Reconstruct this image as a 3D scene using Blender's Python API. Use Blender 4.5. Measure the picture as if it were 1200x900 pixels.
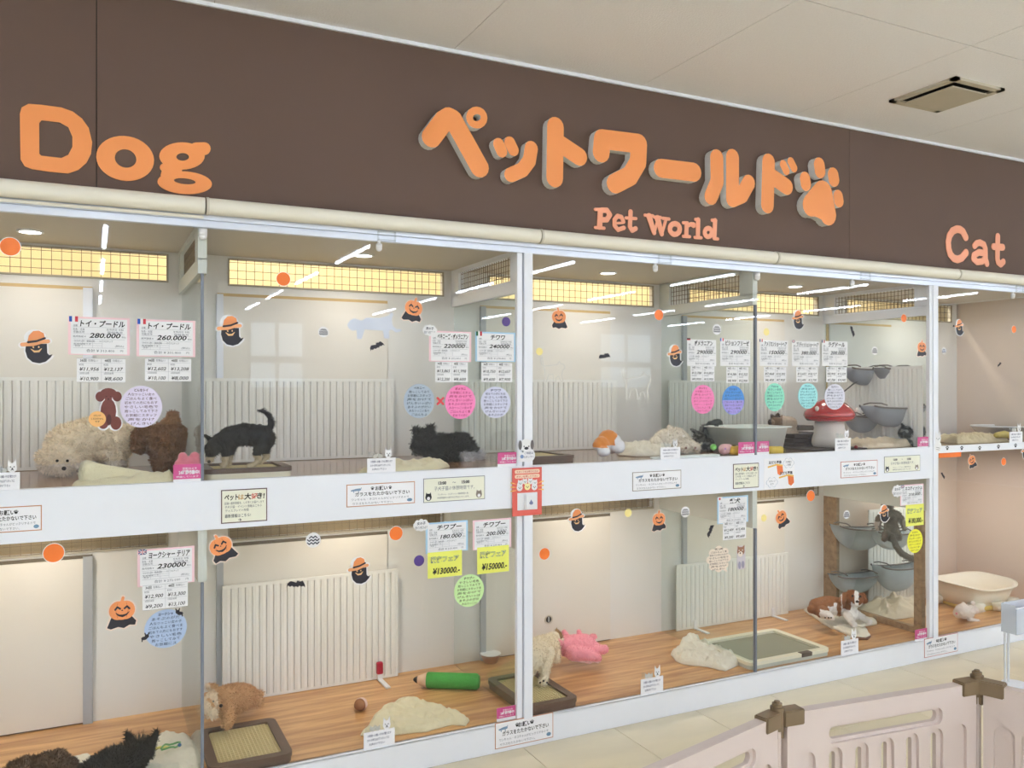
import bpy, bmesh, math, random
import numpy as np
from mathutils import Vector, Matrix, noise
from mathutils.geometry import delaunay_2d_cdt
random.seed(7)
C = bpy.context.scene.collection
SC = bpy.context.scene
for o in list(bpy.data.objects): bpy.data.objects.remove(o)

# ---------------------------------------------------------------- camera, light, exposure
F, YH, D, EYE = 985.0, 453.9, 3.125, 1.5
TH = math.radians(26.45); S_, C_ = math.sin(TH), math.cos(TH)
cam = bpy.data.cameras.new('camera'); co = bpy.data.objects.new('camera', cam); C.objects.link(co)
cam.sensor_width = 36; cam.lens = F * 36 / 1200; cam.shift_y = (YH - 450) / 1200; cam.clip_start = .05
co.location = (0, -D, EYE); co.rotation_euler = (math.radians(90), 0, -TH); SC.camera = co
w = bpy.data.worlds.new('world'); SC.world = w; w.use_nodes = True
w.node_tree.nodes['Background'].inputs[0].default_value = (.72, .86, 1, 1)
w.node_tree.nodes['Background'].inputs[1].default_value = 3
SC.view_settings.view_transform = 'Standard'; SC.view_settings.look = 'None'
SC.view_settings.gamma = 1; SC.view_settings.use_curve_mapping = False
SC.view_settings.exposure = 0.8
SC.cycles.use_denoising = True
SC.cycles.max_bounces = 10; SC.cycles.transparent_max_bounces = 24; SC.cycles.diffuse_bounces = 5; SC.cycles.glossy_bounces = 3
SC.cycles.sample_clamp_indirect = 6; SC.cycles.caustics_reflective = False; SC.cycles.caustics_refractive = False
TUBE_POWER = 42
DOWN_POWER = .8
WARM_POWER = 1.35

# ---------------------------------------------------------------- photo measures -> places in the room
def at(px, py, y=0.0):           # the point seen at a pixel, on the plane at depth y behind the shop front
    u = (px - 600) / F; t = (y + D) / (C_ - S_ * u)
    return Vector((t * (S_ + u * C_), y, EYE + (YH - py) * t / F))
def atz(px, py, z):              # the same on a level surface of height z
    u = (px - 600) / F; t = F * (EYE - z) / (py - YH)
    return Vector((t * (S_ + u * C_), t * (C_ - S_ * u) - D, z))
def mpp(px, y=0.0):              # metres per pixel there
    return (y + D) / (C_ - S_ * (px - 600) / F) / F

def pxof(p):                     # which photo column a point of a coat lies under
    return 600 + F * (p.x * C_ - (p.y + D) * S_) / (p.x * S_ + (p.y + D) * C_)

# ---------------------------------------------------------------- materials
def lin(c):
    return tuple(((v / 255) / 12.92 if v / 255 <= .04045 else ((v / 255 + .055) / 1.055) ** 2.4) for v in c)
MATS = {}
def mat(name, rgb, rough=.6, var=.06, scale=12, bump=0, bscale=60, metal=0, spec=.5, alpha=1, coat=0, sheen=0, stretch=None):
    if name in MATS: return MATS[name]
    m = bpy.data.materials.new(name); m.use_nodes = True; nt = m.node_tree; N = nt.nodes; b = N['Principled BSDF']
    c = lin(rgb)
    tc = N.new('ShaderNodeTexCoord'); mp = N.new('ShaderNodeMapping'); nt.links.new(tc.outputs['Object'], mp.inputs[0])
    if stretch: mp.inputs['Scale'].default_value = stretch
    n = N.new('ShaderNodeTexNoise'); n.inputs['Scale'].default_value = scale; n.inputs['Detail'].default_value = 4
    nt.links.new(mp.outputs[0], n.inputs['Vector'])
    r = N.new('ShaderNodeMix'); r.data_type = 'RGBA'
    r.inputs[6].default_value = (*[v * (1 - var) for v in c], 1); r.inputs[7].default_value = (*[min(1, v * (1 + var)) for v in c], 1)
    nt.links.new(n.outputs[0], r.inputs[0]); nt.links.new(r.outputs[2], b.inputs['Base Color'])
    b.inputs['Roughness'].default_value = rough; b.inputs['Metallic'].default_value = metal
    b.inputs['Specular IOR Level'].default_value = spec; b.inputs['Alpha'].default_value = alpha
    b.inputs['Coat Weight'].default_value = coat; b.inputs['Sheen Weight'].default_value = sheen
    if bump:
        n2 = N.new('ShaderNodeTexNoise'); n2.inputs['Scale'].default_value = bscale; n2.inputs['Detail'].default_value = 3
        nt.links.new(mp.outputs[0], n2.inputs['Vector'])
        bp = N.new('ShaderNodeBump'); bp.inputs['Strength'].default_value = bump; bp.inputs['Distance'].default_value = .01
        nt.links.new(n2.outputs[0], bp.inputs['Height']); nt.links.new(bp.outputs[0], b.inputs['Normal'])
    MATS[name] = m; return m
def emis(name, rgb, s):
    m = bpy.data.materials.new(name); m.use_nodes = True; b = m.node_tree.nodes['Principled BSDF']
    b.inputs['Base Color'].default_value = (*lin(rgb), 1); b.inputs['Emission Color'].default_value = (*lin(rgb), 1)
    b.inputs['Emission Strength'].default_value = s; MATS[name] = m; return m
def glassmat(name, tint, refl=1.0, haze=0.0, hcol=(235, 238, 235)):
    m = bpy.data.materials.new(name); m.use_nodes = True; nt = m.node_tree; N = nt.nodes; L = nt.links
    for x in list(N): N.remove(x)
    out = N.new('ShaderNodeOutputMaterial'); tr = N.new('ShaderNodeBsdfTransparent'); gl = N.new('ShaderNodeBsdfGlossy')
    tr.inputs[0].default_value = (*tint, 1); gl.inputs['Roughness'].default_value = .0
    g = N.new('ShaderNodeNewGeometry'); d = N.new('ShaderNodeVectorMath'); d.operation = 'DOT_PRODUCT'
    L.new(g.outputs['Normal'], d.inputs[0]); L.new(g.outputs['Incoming'], d.inputs[1])
    def mm(op, a, b_=None):
        x = N.new('ShaderNodeMath'); x.operation = op
        for i, v in enumerate((a, b_)):
            if v is None: continue
            if isinstance(v, (int, float)): x.inputs[i].default_value = v
            else: L.new(v, x.inputs[i])
        return x.outputs[0]
    k = mm('SUBTRACT', 1.0, mm('ABSOLUTE', d.outputs['Value'])); f = mm('MULTIPLY', mm('ADD', mm('MULTIPLY', mm('POWER', k, 5.0), .96), .04), refl)
    mix = N.new('ShaderNodeMixShader'); L.new(f, mix.inputs[0]); L.new(tr.outputs[0], mix.inputs[1]); L.new(gl.outputs[0], mix.inputs[2])
    last = mix
    if haze:                      # pale diffuse veil mixed in, painting a hazy reflection on the surface
        df = N.new('ShaderNodeBsdfDiffuse'); df.inputs[0].default_value = (*lin(hcol), 1)
        nz = N.new('ShaderNodeTexNoise'); nz.inputs['Scale'].default_value = 2.5
        mx = N.new('ShaderNodeMixShader'); L.new(mm('MULTIPLY', nz.outputs[0], haze * 2), mx.inputs[0])
        L.new(mix.outputs[0], mx.inputs[1]); L.new(df.outputs[0], mx.inputs[2]); last = mx
    L.new(last.outputs[0], out.inputs[0]); MATS[name] = m; return m
def woodmat(name, a, b_, rough, coat):
    m = bpy.data.materials.new(name); m.use_nodes = True; nt = m.node_tree; N = nt.nodes; L = nt.links; b = N['Principled BSDF']
    tc = N.new('ShaderNodeTexCoord'); mp = N.new('ShaderNodeMapping'); mp.inputs['Scale'].default_value = (1.3, 14, 14); L.new(tc.outputs['Object'], mp.inputs[0])
    n = N.new('ShaderNodeTexNoise'); n.inputs['Scale'].default_value = 2.2; n.inputs['Detail'].default_value = 8; n.inputs['Distortion'].default_value = .4; L.new(mp.outputs[0], n.inputs['Vector'])
    mp2 = N.new('ShaderNodeMapping'); mp2.inputs['Scale'].default_value = (3, 160, 160); L.new(tc.outputs['Object'], mp2.inputs[0])
    n2 = N.new('ShaderNodeTexNoise'); n2.inputs['Scale'].default_value = 3; L.new(mp2.outputs[0], n2.inputs['Vector'])
    ad = N.new('ShaderNodeMath'); ad.operation = 'MULTIPLY_ADD'; ad.inputs[1].default_value = .25; L.new(n2.outputs[0], ad.inputs[0]); L.new(n.outputs[0], ad.inputs[2])
    r = N.new('ShaderNodeValToRGB'); r.color_ramp.elements[0].position = .42; r.color_ramp.elements[1].position = .82
    r.color_ramp.elements[0].color = (*lin(a), 1); r.color_ramp.elements[1].color = (*lin(b_), 1); L.new(ad.outputs[0], r.inputs[0]); L.new(r.outputs[0], b.inputs['Base Color'])
    b.inputs['Roughness'].default_value = rough; b.inputs['Coat Weight'].default_value = coat; b.inputs['Coat Roughness'].default_value = .12; MATS[name] = m; return m
def colmat(name, rough=.9, var=.12, sheen=.0):       # colour comes from the patches stored on the mesh
    m = bpy.data.materials.new(name); m.use_nodes = True; nt = m.node_tree; N = nt.nodes; b = N['Principled BSDF']
    a = N.new('ShaderNodeVertexColor'); a.layer_name = 'coat'; n = N.new('ShaderNodeTexNoise'); n.inputs['Scale'].default_value = 90
    h = N.new('ShaderNodeMix'); h.data_type = 'RGBA'; h.blend_type = 'MULTIPLY'; h.inputs[0].default_value = 1
    mr = N.new('ShaderNodeMapRange'); mr.inputs['To Min'].default_value = 1 - var * 1.6; mr.inputs['To Max'].default_value = 1 + var
    tc = N.new('ShaderNodeTexCoord'); nt.links.new(tc.outputs['Object'], n.inputs['Vector'])
    nt.links.new(n.outputs[0], mr.inputs[0]); nt.links.new(a.outputs[0], h.inputs[6]); nt.links.new(mr.outputs[0], h.inputs[7]); nt.links.new(h.outputs[2], b.inputs['Base Color'])
    b.inputs['Roughness'].default_value = rough; b.inputs['Sheen Weight'].default_value = sheen; b.inputs['Specular IOR Level'].default_value = .2; MATS[name] = m; return m

WHITE = mat('white_lacquer', (240, 243, 250), .35, .015)
ALU = mat('pale_aluminium', (218, 223, 234), .35, .03, metal=.3)
GREY = mat('grey_seal', (120, 126, 138), .5, .04)
BROWN = mat('fascia_brown', (98, 77, 66), .75, .03, 3)
CREAMW = mat('cream_wall', (232, 230, 226), .6, .015, 2)
DOORC = mat('door_cream', (232, 227, 218), .5, .015, 2)
PINKW = mat('pinkish_wall', (220, 203, 188), .6, .015, 2)
CAGEC = mat('compartment_ceiling', (206, 196, 178), .6, .02, 2)
WARMW = mat('warm_passage_wall', (250, 236, 196), .8, .02, 2)
CEIL = mat('ceiling_board', (247, 246, 250), .85, .03, 90, bump=.25, bscale=140)
FLOORM = mat('stone_vinyl', (226, 214, 184), .3, .14, 3.2, bump=.04, bscale=14, coat=.15, stretch=(.7, 2.4, 1))
GAP = mat('tile_gap', (150, 134, 104), .8)
ROOMW = mat('shop_wall', (236, 236, 236), .8, .02, 1)
WOODL = woodmat('oak_board', (172, 116, 66), (226, 176, 116), .38, .25)
WOODU = woodmat('walnut_board', (112, 76, 54), (168, 124, 92), .25, .6)
WOODF = woodmat('wood_frame', (128, 100, 70), (170, 140, 104), .5, 0)
TUBEC = mat('cream_roller', (238, 233, 218), .5, .02, 4)
ORANGE = mat('sign_orange', (243, 152, 84), .5, .03, 5)
SALMON = mat('sign_salmon', (246, 166, 130), .5, .03, 5)
SIDEW = mat('letter_edge', (238, 234, 230), .6)
PAPER = mat('paper', (240, 240, 242), .6, .01)
BLACK = mat('black_ink', (24, 24, 28), .5, .02)
INKB = mat('blue_ink', (48, 56, 100), .6, .02)
INKG = mat('grey_ink', (96, 100, 112), .6, .02)
PINKP = mat('pink_paper', (248, 212, 220), .6, .02)
BLUEP = mat('blue_paper', (178, 216, 242), .6, .02)
SORANGE = mat('sticker_orange', (243, 122, 42), .45, .03)
PUMPK = mat('pumpkin_orange', (238, 150, 92), .45, .04)
CAPE = mat('cape_black', (38, 35, 45), .5, .04)
PURPLE = mat('sticker_purple', (82, 58, 134), .45, .03)
YELLOWD = mat('sticker_yellow', (246, 230, 150), .45, .03)
STW = mat('sticker_white', (240, 240, 242), .45, .01)
CLEAR = glassmat('clear_acrylic', (.96, .97, .97), 1.2, .03)
GLASSF = glassmat('front_glass', (.99, .993, .99), .5, .003)
GLASSP = glassmat('partition_glass', (.93, .96, .945), .8, .008)
FURM = colmat('fur'); PLUSHM = colmat('plush', .95, .08, .3)
DARK = mat('dark_gap', (22, 20, 18), .8)

# ---------------------------------------------------------------- object helpers
def link(name, me, m=None, parent=None, loc=None, local=False):
    o = bpy.data.objects.new(name, me); C.objects.link(o)
    if parent is not None: o.parent = parent
    if m is not None:
        for x in (m if isinstance(m, (list, tuple)) else [m]): me.materials.append(x)
    if loc is not None: o.location = loc
    return o
def fin(bm, name, m, parent=None, smooth=False, local=False, kind=None):
    me = bpy.data.meshes.new(name)
    if parent is not None and not local:
        bmesh.ops.translate(bm, verts=bm.verts, vec=-Vector(base(parent)))
    bmesh.ops.recalc_face_normals(bm, faces=bm.faces)
    if smooth:
        for f in bm.faces: f.smooth = True
    bm.to_mesh(me); bm.free()
    if smooth == 'auto':
        me.set_sharp_from_angle(angle=math.radians(38))
    o = link(name, me, m, parent)
    if kind: o['kind'] = kind
    return o
def base(p):
    v = Vector((0, 0, 0))
    while p is not None: v = v + p.location; p = p.parent
    return v
def thing(name, label, cat, loc=(0, 0, 0), group=None):
    o = bpy.data.objects.new(name, None); C.objects.link(o); o.location = loc; o.empty_display_size = .05
    o['label'] = label; o['category'] = cat
    if group: o['group'] = group
    return o
def tag(o, label, cat, group=None, kind=None):
    o['label'] = label; o['category'] = cat
    if group: o['group'] = group
    if kind: o['kind'] = kind
    return o
def struct(name, bm, m, parent=None, label=None, smooth=False):
    o = fin(bm, name, m, parent, smooth)
    if parent is None:
        o['kind'] = 'structure'
        if label: o['label'] = label; o['category'] = 'building part'
    return o
def NB(): return bmesh.new()
def box(bm, x0, x1, y0, y1, z0, z1, bev=0, mi=0):
    r = bmesh.ops.create_cube(bm, size=1)
    for v in r['verts']:
        v.co = Vector(((x0 + x1) / 2 + v.co.x * (x1 - x0), (y0 + y1) / 2 + v.co.y * (y1 - y0), (z0 + z1) / 2 + v.co.z * (z1 - z0)))
    if mi:
        for f in {f for v in r['verts'] for f in v.link_faces}: f.material_index = mi
    if bev:
        es = list({e for v in r['verts'] for e in v.link_edges})
        bmesh.ops.bevel(bm, geom=es, offset=bev, segments=2, affect='EDGES', clamp_overlap=True)
    return bm
def tube(bm, pts, rad, n=10, mi=0, cap=True):
    pts = [Vector(p) for p in pts]; rad = rad if isinstance(rad, (list, tuple)) else [rad] * len(pts)
    rings = []; up = Vector((0.13, .21, .97)).normalized()
    for i, p in enumerate(pts):
        d = (pts[min(i + 1, len(pts) - 1)] - pts[max(i - 1, 0)]).normalized()
        a = d.cross(up)
        if a.length < .05: a = d.cross(Vector((1, 0, 0)))
        a.normalize(); b = d.cross(a).normalized(); 
        rings.append([bm.verts.new(p + (a * math.cos(q) + b * math.sin(q)) * rad[i]) for q in [2 * math.pi * k / n for k in range(n)]])
    fs = []
    for A, B in zip(rings, rings[1:]):
        for k in range(n): fs.append(bm.faces.new((A[k], A[(k + 1) % n], B[(k + 1) % n], B[k])))
    if cap: fs += [bm.faces.new(rings[0][::-1]), bm.faces.new(rings[-1])]
    for f in fs: f.material_index = mi
    return bm
def lathe(bm, prof, c, n=28, mi=0, sx=1, sy=1):
    rings = [[bm.verts.new((c[0] + math.cos(a) * r * sx, c[1] + math.sin(a) * r * sy, c[2] + z)) for a in [2 * math.pi * k / n for k in range(n)]] for r, z in prof]
    for A, B in zip(rings, rings[1:]):
        for k in range(n): bm.faces.new((A[k], A[(k + 1) % n], B[(k + 1) % n], B[k])).material_index = mi
    for R in (rings[0], rings[-1]):
        try: bm.faces.new(R).material_index = mi
        except ValueError: pass
    return bm
def ball(bm, c, r, sub=2, sc=(1, 1, 1), mi=0):
    q = bmesh.ops.create_icosphere(bm, subdivisions=sub, radius=r)
    for v in q['verts']: v.co = Vector((v.co.x * sc[0] + c[0], v.co.y * sc[1] + c[1], v.co.z * sc[2] + c[2]))
    if mi:
        for f in {f for v in q['verts'] for f in v.link_faces}: f.material_index = mi
    return bm

# ---------------------------------------------------------------- flat shapes: unions of outlines, with holes, given thickness
def circ(c, r, n=18, ry=None, rot=0):
    ry = ry or r; k = math.cos(rot); s = math.sin(rot)
    return [(c[0] + r * math.cos(a) * k - ry * math.sin(a) * s, c[1] + r * math.cos(a) * s + ry * math.sin(a) * k) for a in [2 * math.pi * i / n for i in range(n)]]
def hull(pts):
    pts = sorted(set((round(a, 6), round(b, 6)) for a, b in pts))
    def half(P):
        h = []
        for p in P:
            while len(h) > 1 and (h[-1][0] - h[-2][0]) * (p[1] - h[-2][1]) - (h[-1][1] - h[-2][1]) * (p[0] - h[-2][0]) <= 0: h.pop()
            h.append(p)
        return h[:-1]
    return half(pts) + half(pts[::-1])
def stroke(pts, r, n=18):
    rr = r if isinstance(r, (list, tuple)) else [r] * len(pts)
    return [hull(circ(a, ra, n) + circ(b, rb, n)) for a, b, ra, rb in zip(pts, pts[1:], rr, rr[1:])] if len(pts) > 1 else [circ(pts[0], rr[0], n)]
def inside(p, poly):
    x, y = p; c = False; j = len(poly) - 1
    for i in range(len(poly)):
        a, b = poly[i], poly[j]
        if (a[1] > y) != (b[1] > y) and x < (b[0] - a[0]) * (y - a[1]) / (b[1] - a[1]) + a[0]: c = not c
        j = i
    return c
def plate(polys, depth, holes=(), y=0.0, bm=None, side=0, front=0, proj=None):
    """front face at y, body behind it; 2-D coordinates are (x, z)"""
    bm = bm or NB(); vs = []; fs = []
    for p in list(polys) + list(holes):
        k = len(vs); vs += [Vector(q) for q in p]; fs.append(list(range(k, k + len(p))))
    V, _, T, _, _, _ = delaunay_2d_cdt(vs, [], fs, 1, 1e-6)
    keep = []
    for t in T:
        g = (sum(V[i].x for i in t) / len(t), sum(V[i].y for i in t) / len(t))
        if any(inside(g, h) for h in holes) or not any(inside(g, p) for p in polys): continue
        keep.append(t)
    fr = {}; bk = {}
    for t in keep:
        for i in t:
            if i not in fr:
                x, z = V[i].x, V[i].y
                fr[i] = bm.verts.new((x, y, z)); bk[i] = bm.verts.new((x, y + depth, z))
    cnt = {}
    for t in keep:
        a = [fr[i] for i in t]; b = [bk[i] for i in t][::-1]
        bm.faces.new(a).material_index = front
        bm.faces.new(b).material_index = side
        for i, j in zip(t, t[1:] + t[:1]): cnt[(i, j)] = 1
    for (i, j) in cnt:
        if (j, i) not in cnt: bm.faces.new((fr[j], fr[i], bk[i], bk[j])).material_index = side
    return bm
def rrect(x0, z0, x1, z1, r, n=5):
    P = []
    for cx, cz, a0 in ((x1 - r, z1 - r, 0), (x0 + r, z1 - r, 90), (x0 + r, z0 + r, 180), (x1 - r, z0 + r, 270)):
        for k in range(n + 1):
            a = math.radians(a0 + 90 * k / n); P.append((cx + r * math.cos(a), cz + r * math.sin(a)))
    return P

# ---------------------------------------------------------------- lettering
_G = {}
def evalmesh(t):
    dg = bpy.context.evaluated_depsgraph_get(); return bpy.data.meshes.new_from_object(t.evaluated_get(dg))
def textmesh(s, bold=0.0, res=2, shear=0.0):
    key = (s, bold, res, shear)
    if key not in _G:
        c = bpy.data.curves.new('t', 'FONT'); c.body = s; c.size = 1; c.offset = bold; c.resolution_u = res; c.shear = shear
        o = bpy.data.objects.new('t', c); me = bpy.data.meshes.new_from_object(o); bpy.data.objects.remove(o); bpy.data.curves.remove(c)
        xs = [v.co.x for v in me.vertices] or [0]; _G[key] = (me, min(xs), max(xs))
    return _G[key]
def letters(bm, s, x, z, size, y=-.0012, align='C', bold=.012, res=2, shear=0.0, width=None, rot=0):
    me, a, b = textmesh(s, bold, res, shear); sx = size
    if width and (b - a) > 0: sx = width / (b - a)
    off = {'L': -a, 'C': -(a + b) / 2, 'R': -b}[align]
    k = len(bm.verts); bm.from_mesh(me); bm.verts.ensure_lookup_table()
    cr, sr = math.cos(rot), math.sin(rot)
    for v in bm.verts[k:]:
        X, Z = (v.co.x + off) * sx, v.co.y * size
        v.co = Vector((x + X * cr - Z * sr, y, z + X * sr + Z * cr))
    return bm
def flat(bm, x0, x1, z0, z1, y=-.001):
    return box(bm, x0, x1, y, y + .0004, z0, z1)

_b = bmesh.new(); bmesh.ops.create_icosphere(_b, subdivisions=2, radius=1)
ICO = ([v.co.copy() for v in _b.verts], [tuple(v.index for v in f.verts) for f in _b.faces]); _b.free()
# ---------------------------------------------------------------- soft bodies: one continuous skin over a set of tapering limbs
def body(name, chains, m, parent, colour, voxel=.0045, lump=0.0, lscale=60, smooth=5, fur=None, world=True, furcol=None):
    o0 = base(parent); VS = []; FS = []
    def put(c, r):
        k = len(VS); VS.extend([tuple(v * r + c) for v in ICO[0]]); FS.extend([(a + k, b + k, d + k) for a, b, d in ICO[1]])
    for ch in chains:
        ch = [(Vector(p[:3]) - o0, p[3]) for p in ch]
        if len(ch) == 1: put(*ch[0])
        for (a, ra), (b, rb) in zip(ch, ch[1:]):
            L = (b - a).length; n = max(1, int(L / (min(ra, rb) * .45)))
            for i in range(n + 1): put(a.lerp(b, i / n), ra + (rb - ra) * i / n)
    me = bpy.data.meshes.new(name); me.from_pydata(VS, [], FS); me.update()
    t = bpy.data.objects.new(name, me); C.objects.link(t)
    r = t.modifiers.new('r', 'REMESH'); r.mode = 'VOXEL'; r.voxel_size = voxel; r.use_smooth_shade = True
    s = t.modifiers.new('s', 'SMOOTH'); s.factor = .5; s.iterations = smooth
    m2 = evalmesh(t); bpy.data.objects.remove(t)
    if lump:
        n_ = len(m2.vertices); co_ = np.empty(n_ * 3, 'f'); nn_ = np.empty(n_ * 3, 'f')
        m2.vertices.foreach_get('co', co_); m2.vertex_normals.foreach_get('vector', nn_); co_ = co_.reshape(-1, 3)
        am = np.array([noise.noise(q) + .5 * noise.noise(q * 2.1) for q in (Vector(c) * lscale for c in co_)], 'f')
        m2.vertices.foreach_set('co', (co_ + nn_.reshape(-1, 3) * (lump * am)[:, None]).ravel()); m2.update()
    m2.name = name
    a = m2.color_attributes.new('coat', 'FLOAT_COLOR', 'POINT')
    cols = []
    for i, v in enumerate(m2.vertices):
        cols.extend((*lin(colour(v.co + o0)), 1))
    a.data.foreach_set('color', cols); m2.polygons.foreach_set('use_smooth', [True] * len(m2.polygons))
    o = link(name, m2, m, parent)
    if fur:
        n, L, wd, flow = fur
        rnd = random.Random(3); P = [(p.center.copy(), p.normal.copy()) for p in m2.polygons]
        bm = NB(); cl = bm.verts.layers.float_color.new('coat'); flow = Vector(flow)
        for i in range(n):
            c, nn = P[rnd.randrange(len(P))]
            d = (nn + flow * 1.0 + Vector((rnd.uniform(-.5, .5), rnd.uniform(-.5, .5), rnd.uniform(-.5, .5)))).normalized()
            if d.dot(nn) < .1: d = (d + nn * .5).normalized()
            sd = d.cross(nn + Vector((.01, .02, .03))).normalized() * wd
            ll = L * rnd.uniform(.5, 1.1); k = rnd.uniform(.92, 1.18)
            vv = [bm.verts.new(c - sd - nn * .002), bm.verts.new(c + sd - nn * .002), bm.verts.new(c + d * ll * .6 + sd * .6), bm.verts.new(c + d * ll + flow * ll * .3)]
            cc = [q * k for q in lin((furcol or colour)(c + o0))]
            for v in vv: v[cl] = (*cc, 1)
            bm.faces.new((vv[0], vv[1], vv[2])); bm.faces.new((vv[0], vv[2], vv[3]))
        fm = bpy.data.meshes.new('fur'); bm.to_mesh(fm); bm.free()
        f = link('fur', fm, m, parent); f['kind'] = 'stuff'
    return o
def dot(name, parent, p, r, m, sc=(1, 1, 1)):
    bm = NB(); ball(bm, p, r, 2, sc); return fin(bm, name, m, parent, True)
def J(px, py, y, rpx):
    v = at(px, py, y); return (v.x, v.y, v.z, rpx * mpp(px, y))
def cloth(name, m, parent, outline, z, amp, seed, step=.008, scale=17, edge=.02, thick=.006, ridges=(), kind=None):
    """crumpled cloth lying on a level surface: outline in (x, y), ridges = [(x0,y0,x1,y1,height,width)]"""
    xs = [p[0] for p in outline]; ys = [p[1] for p in outline]; n = len(outline)
    ol = []
    for i in range(n):
        a, b = Vector(outline[i]), Vector(outline[(i + 1) % n]); k = max(1, int((b - a).length / step))
        for q in range(k):
            p = a.lerp(b, q / k); w_ = noise.noise(Vector((p.x * 18, p.y * 18, seed))) * .012; ol.append((p.x + w_, p.y + w_ * .5))
    pts = [Vector(p) for p in ol]
    OL = np.array(ol)
    def dist(x, y): return float(np.sqrt(((OL - (x, y)) ** 2).sum(1).min()))
    x = min(xs)
    while x < max(xs):
        y = min(ys)
        while y < max(ys):
            p = (x + random.uniform(-.2, .2) * step, y + random.uniform(-.2, .2) * step)
            if inside(p, ol) and dist(*p) > step * .6: pts.append(Vector(p))
            y += step
        x += step
    V, _, T, _, _, _ = delaunay_2d_cdt(pts, [], [list(range(len(ol)))], 1, 1e-6)
    def hgt(x, y):
        d = dist(x, y); e = min(1, d / edge) ** .5
        q = Vector((x * scale, y * scale, seed)); w1 = noise.noise(q * .8 + Vector((9, 2, 4))); q = q + Vector((w1, -w1, 0)) * .7
        h = 1 - abs(noise.noise(q)) * 2.6; h2 = 1 - abs(noise.noise(q * 2.4)) * 2.4
        r = max([0] + [rh * (1 / (1 + (segd(x, y, a, b, c, d_) / rw) ** 2)) * (.8 + .5 * noise.noise(q * 1.7)) for a, b, c, d_, rh, rw in ridges])
        return thick + e * (amp * (.3 + .55 * max(0, h) + .35 * max(0, h2)) + r * .8)
    bm = NB(); top = {}; bot = {}; cnt = {}
    for t in T:
        for i in t:
            if i not in top:
                x, y = V[i].x, V[i].y; h = hgt(x, y)
                top[i] = bm.verts.new((x, y, z + h)); bot[i] = bm.verts.new((x, y, z + .001))
        bm.faces.new([top[i] for i in t]); bm.faces.new([bot[i] for i in t][::-1])
        for i, j in zip(t, t[1:] + t[:1]): cnt[(i, j)] = 1
    for (i, j) in cnt:
        if (j, i) not in cnt: bm.faces.new((top[j], top[i], bot[i], bot[j]))
    return fin(bm, name, m, parent, True, kind=kind)
def segd(x, y, a, b, c, d):
    vx, vy = c - a, d - b; t = max(0, min(1, ((x - a) * vx + (y - b) * vy) / (vx * vx + vy * vy + 1e-9)))
    return math.hypot(x - a - t * vx, y - b - t * vy)

# ================================================================ THE ROOM
XL, XR, YB, YF, H = -6.5, 12.5, -12.0, 1.7, 2.853
X0, PITCH = .342, 1.268
XS = [X0 + PITCH * k for k in (-1, 0, 1, 2, 3, 4)]       # compartment dividers
DEP = .76; ZU = 1.168; ZL = .118; ZB = 1.0; ZT = 2.06; ZUC = 2.08; ZLC = 1.10
fl = struct('floor', box(NB(), XL, XR, YB, YF, -.06, -.006), GAP)
fl['label'] = 'beige stone-look vinyl floor'; fl['category'] = 'floor'
tb = NB(); box(tb, -.2235, .2235, -.2235, .2235, -.006, 0); tm = bpy.data.meshes.new('tile'); tb.to_mesh(tm); tb.free(); tm.materials.append(FLOORM)
xs_t = [-6.275 + .45 * i for i in range(42)]; ys_t = [-.235 - .45 * j for j in range(27)]
far = NB()
for x in xs_t:
    for y in ys_t:
        if 1.0 < x < 6.6 and y > -2.3:
            o = link('tile', tm, None, fl, (x, y, 0))
        else: box(far, x - .2235, x + .2235, y - .2235, y + .2235, -.006, 0)
fin(far, 'floor_tiles_beyond_view', FLOORM, fl, kind='stuff')
ce = struct('ceiling', box(NB(), XL, XR, YB, YF, H + .012, H + .07), GAP)
ce['label'] = 'off-white board ceiling with thin seams'; ce['category'] = 'ceiling'
pb = NB(); box(pb, -.4535, .4535, -.953, .953, 0, .012); pm = bpy.data.meshes.new('ceiling_panel'); pb.to_mesh(pm); pb.free(); pm.materials.append(CEIL)
pb = NB(); box(pb, -.4535, .4535, -.4735, .4735, 0, .012); ph = bpy.data.meshes.new('ceiling_panel'); pb.to_mesh(ph); pb.free(); ph.materials.append(CEIL)
far = NB()
for i in range(-8, 12):
    x = 2.2 + .91 * i + .455
    if x > XR: continue
    link('ceiling_panel', ph, None, ce, (x, -.476, H)) if -1 < x < 7 else box(far, x - .4535, x + .4535, -.953, 0, H, H + .012)
    for j in range(6):
        y = -.953 - .955 - 1.91 * j
        if -1 < x < 7 and j < 2: link('ceiling_panel', pm, None, ce, (x, y, H))
        else: box(far, x - .4535, x + .4535, y - .953, y + .953, H, H + .012)
fin(far, 'ceiling_panels_beyond_view', CEIL, ce, kind='stuff')
struct('wall_left', box(NB(), XL - .1, XL, YB, YF, 0, H), ROOMW)
struct('wall_right', box(NB(), XR, XR + .1, YB, YF, 0, H), ROOMW)
struct('wall_passage', box(NB(), XL, XR, YF - .08, YF, 0, H), WARMW)
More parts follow.
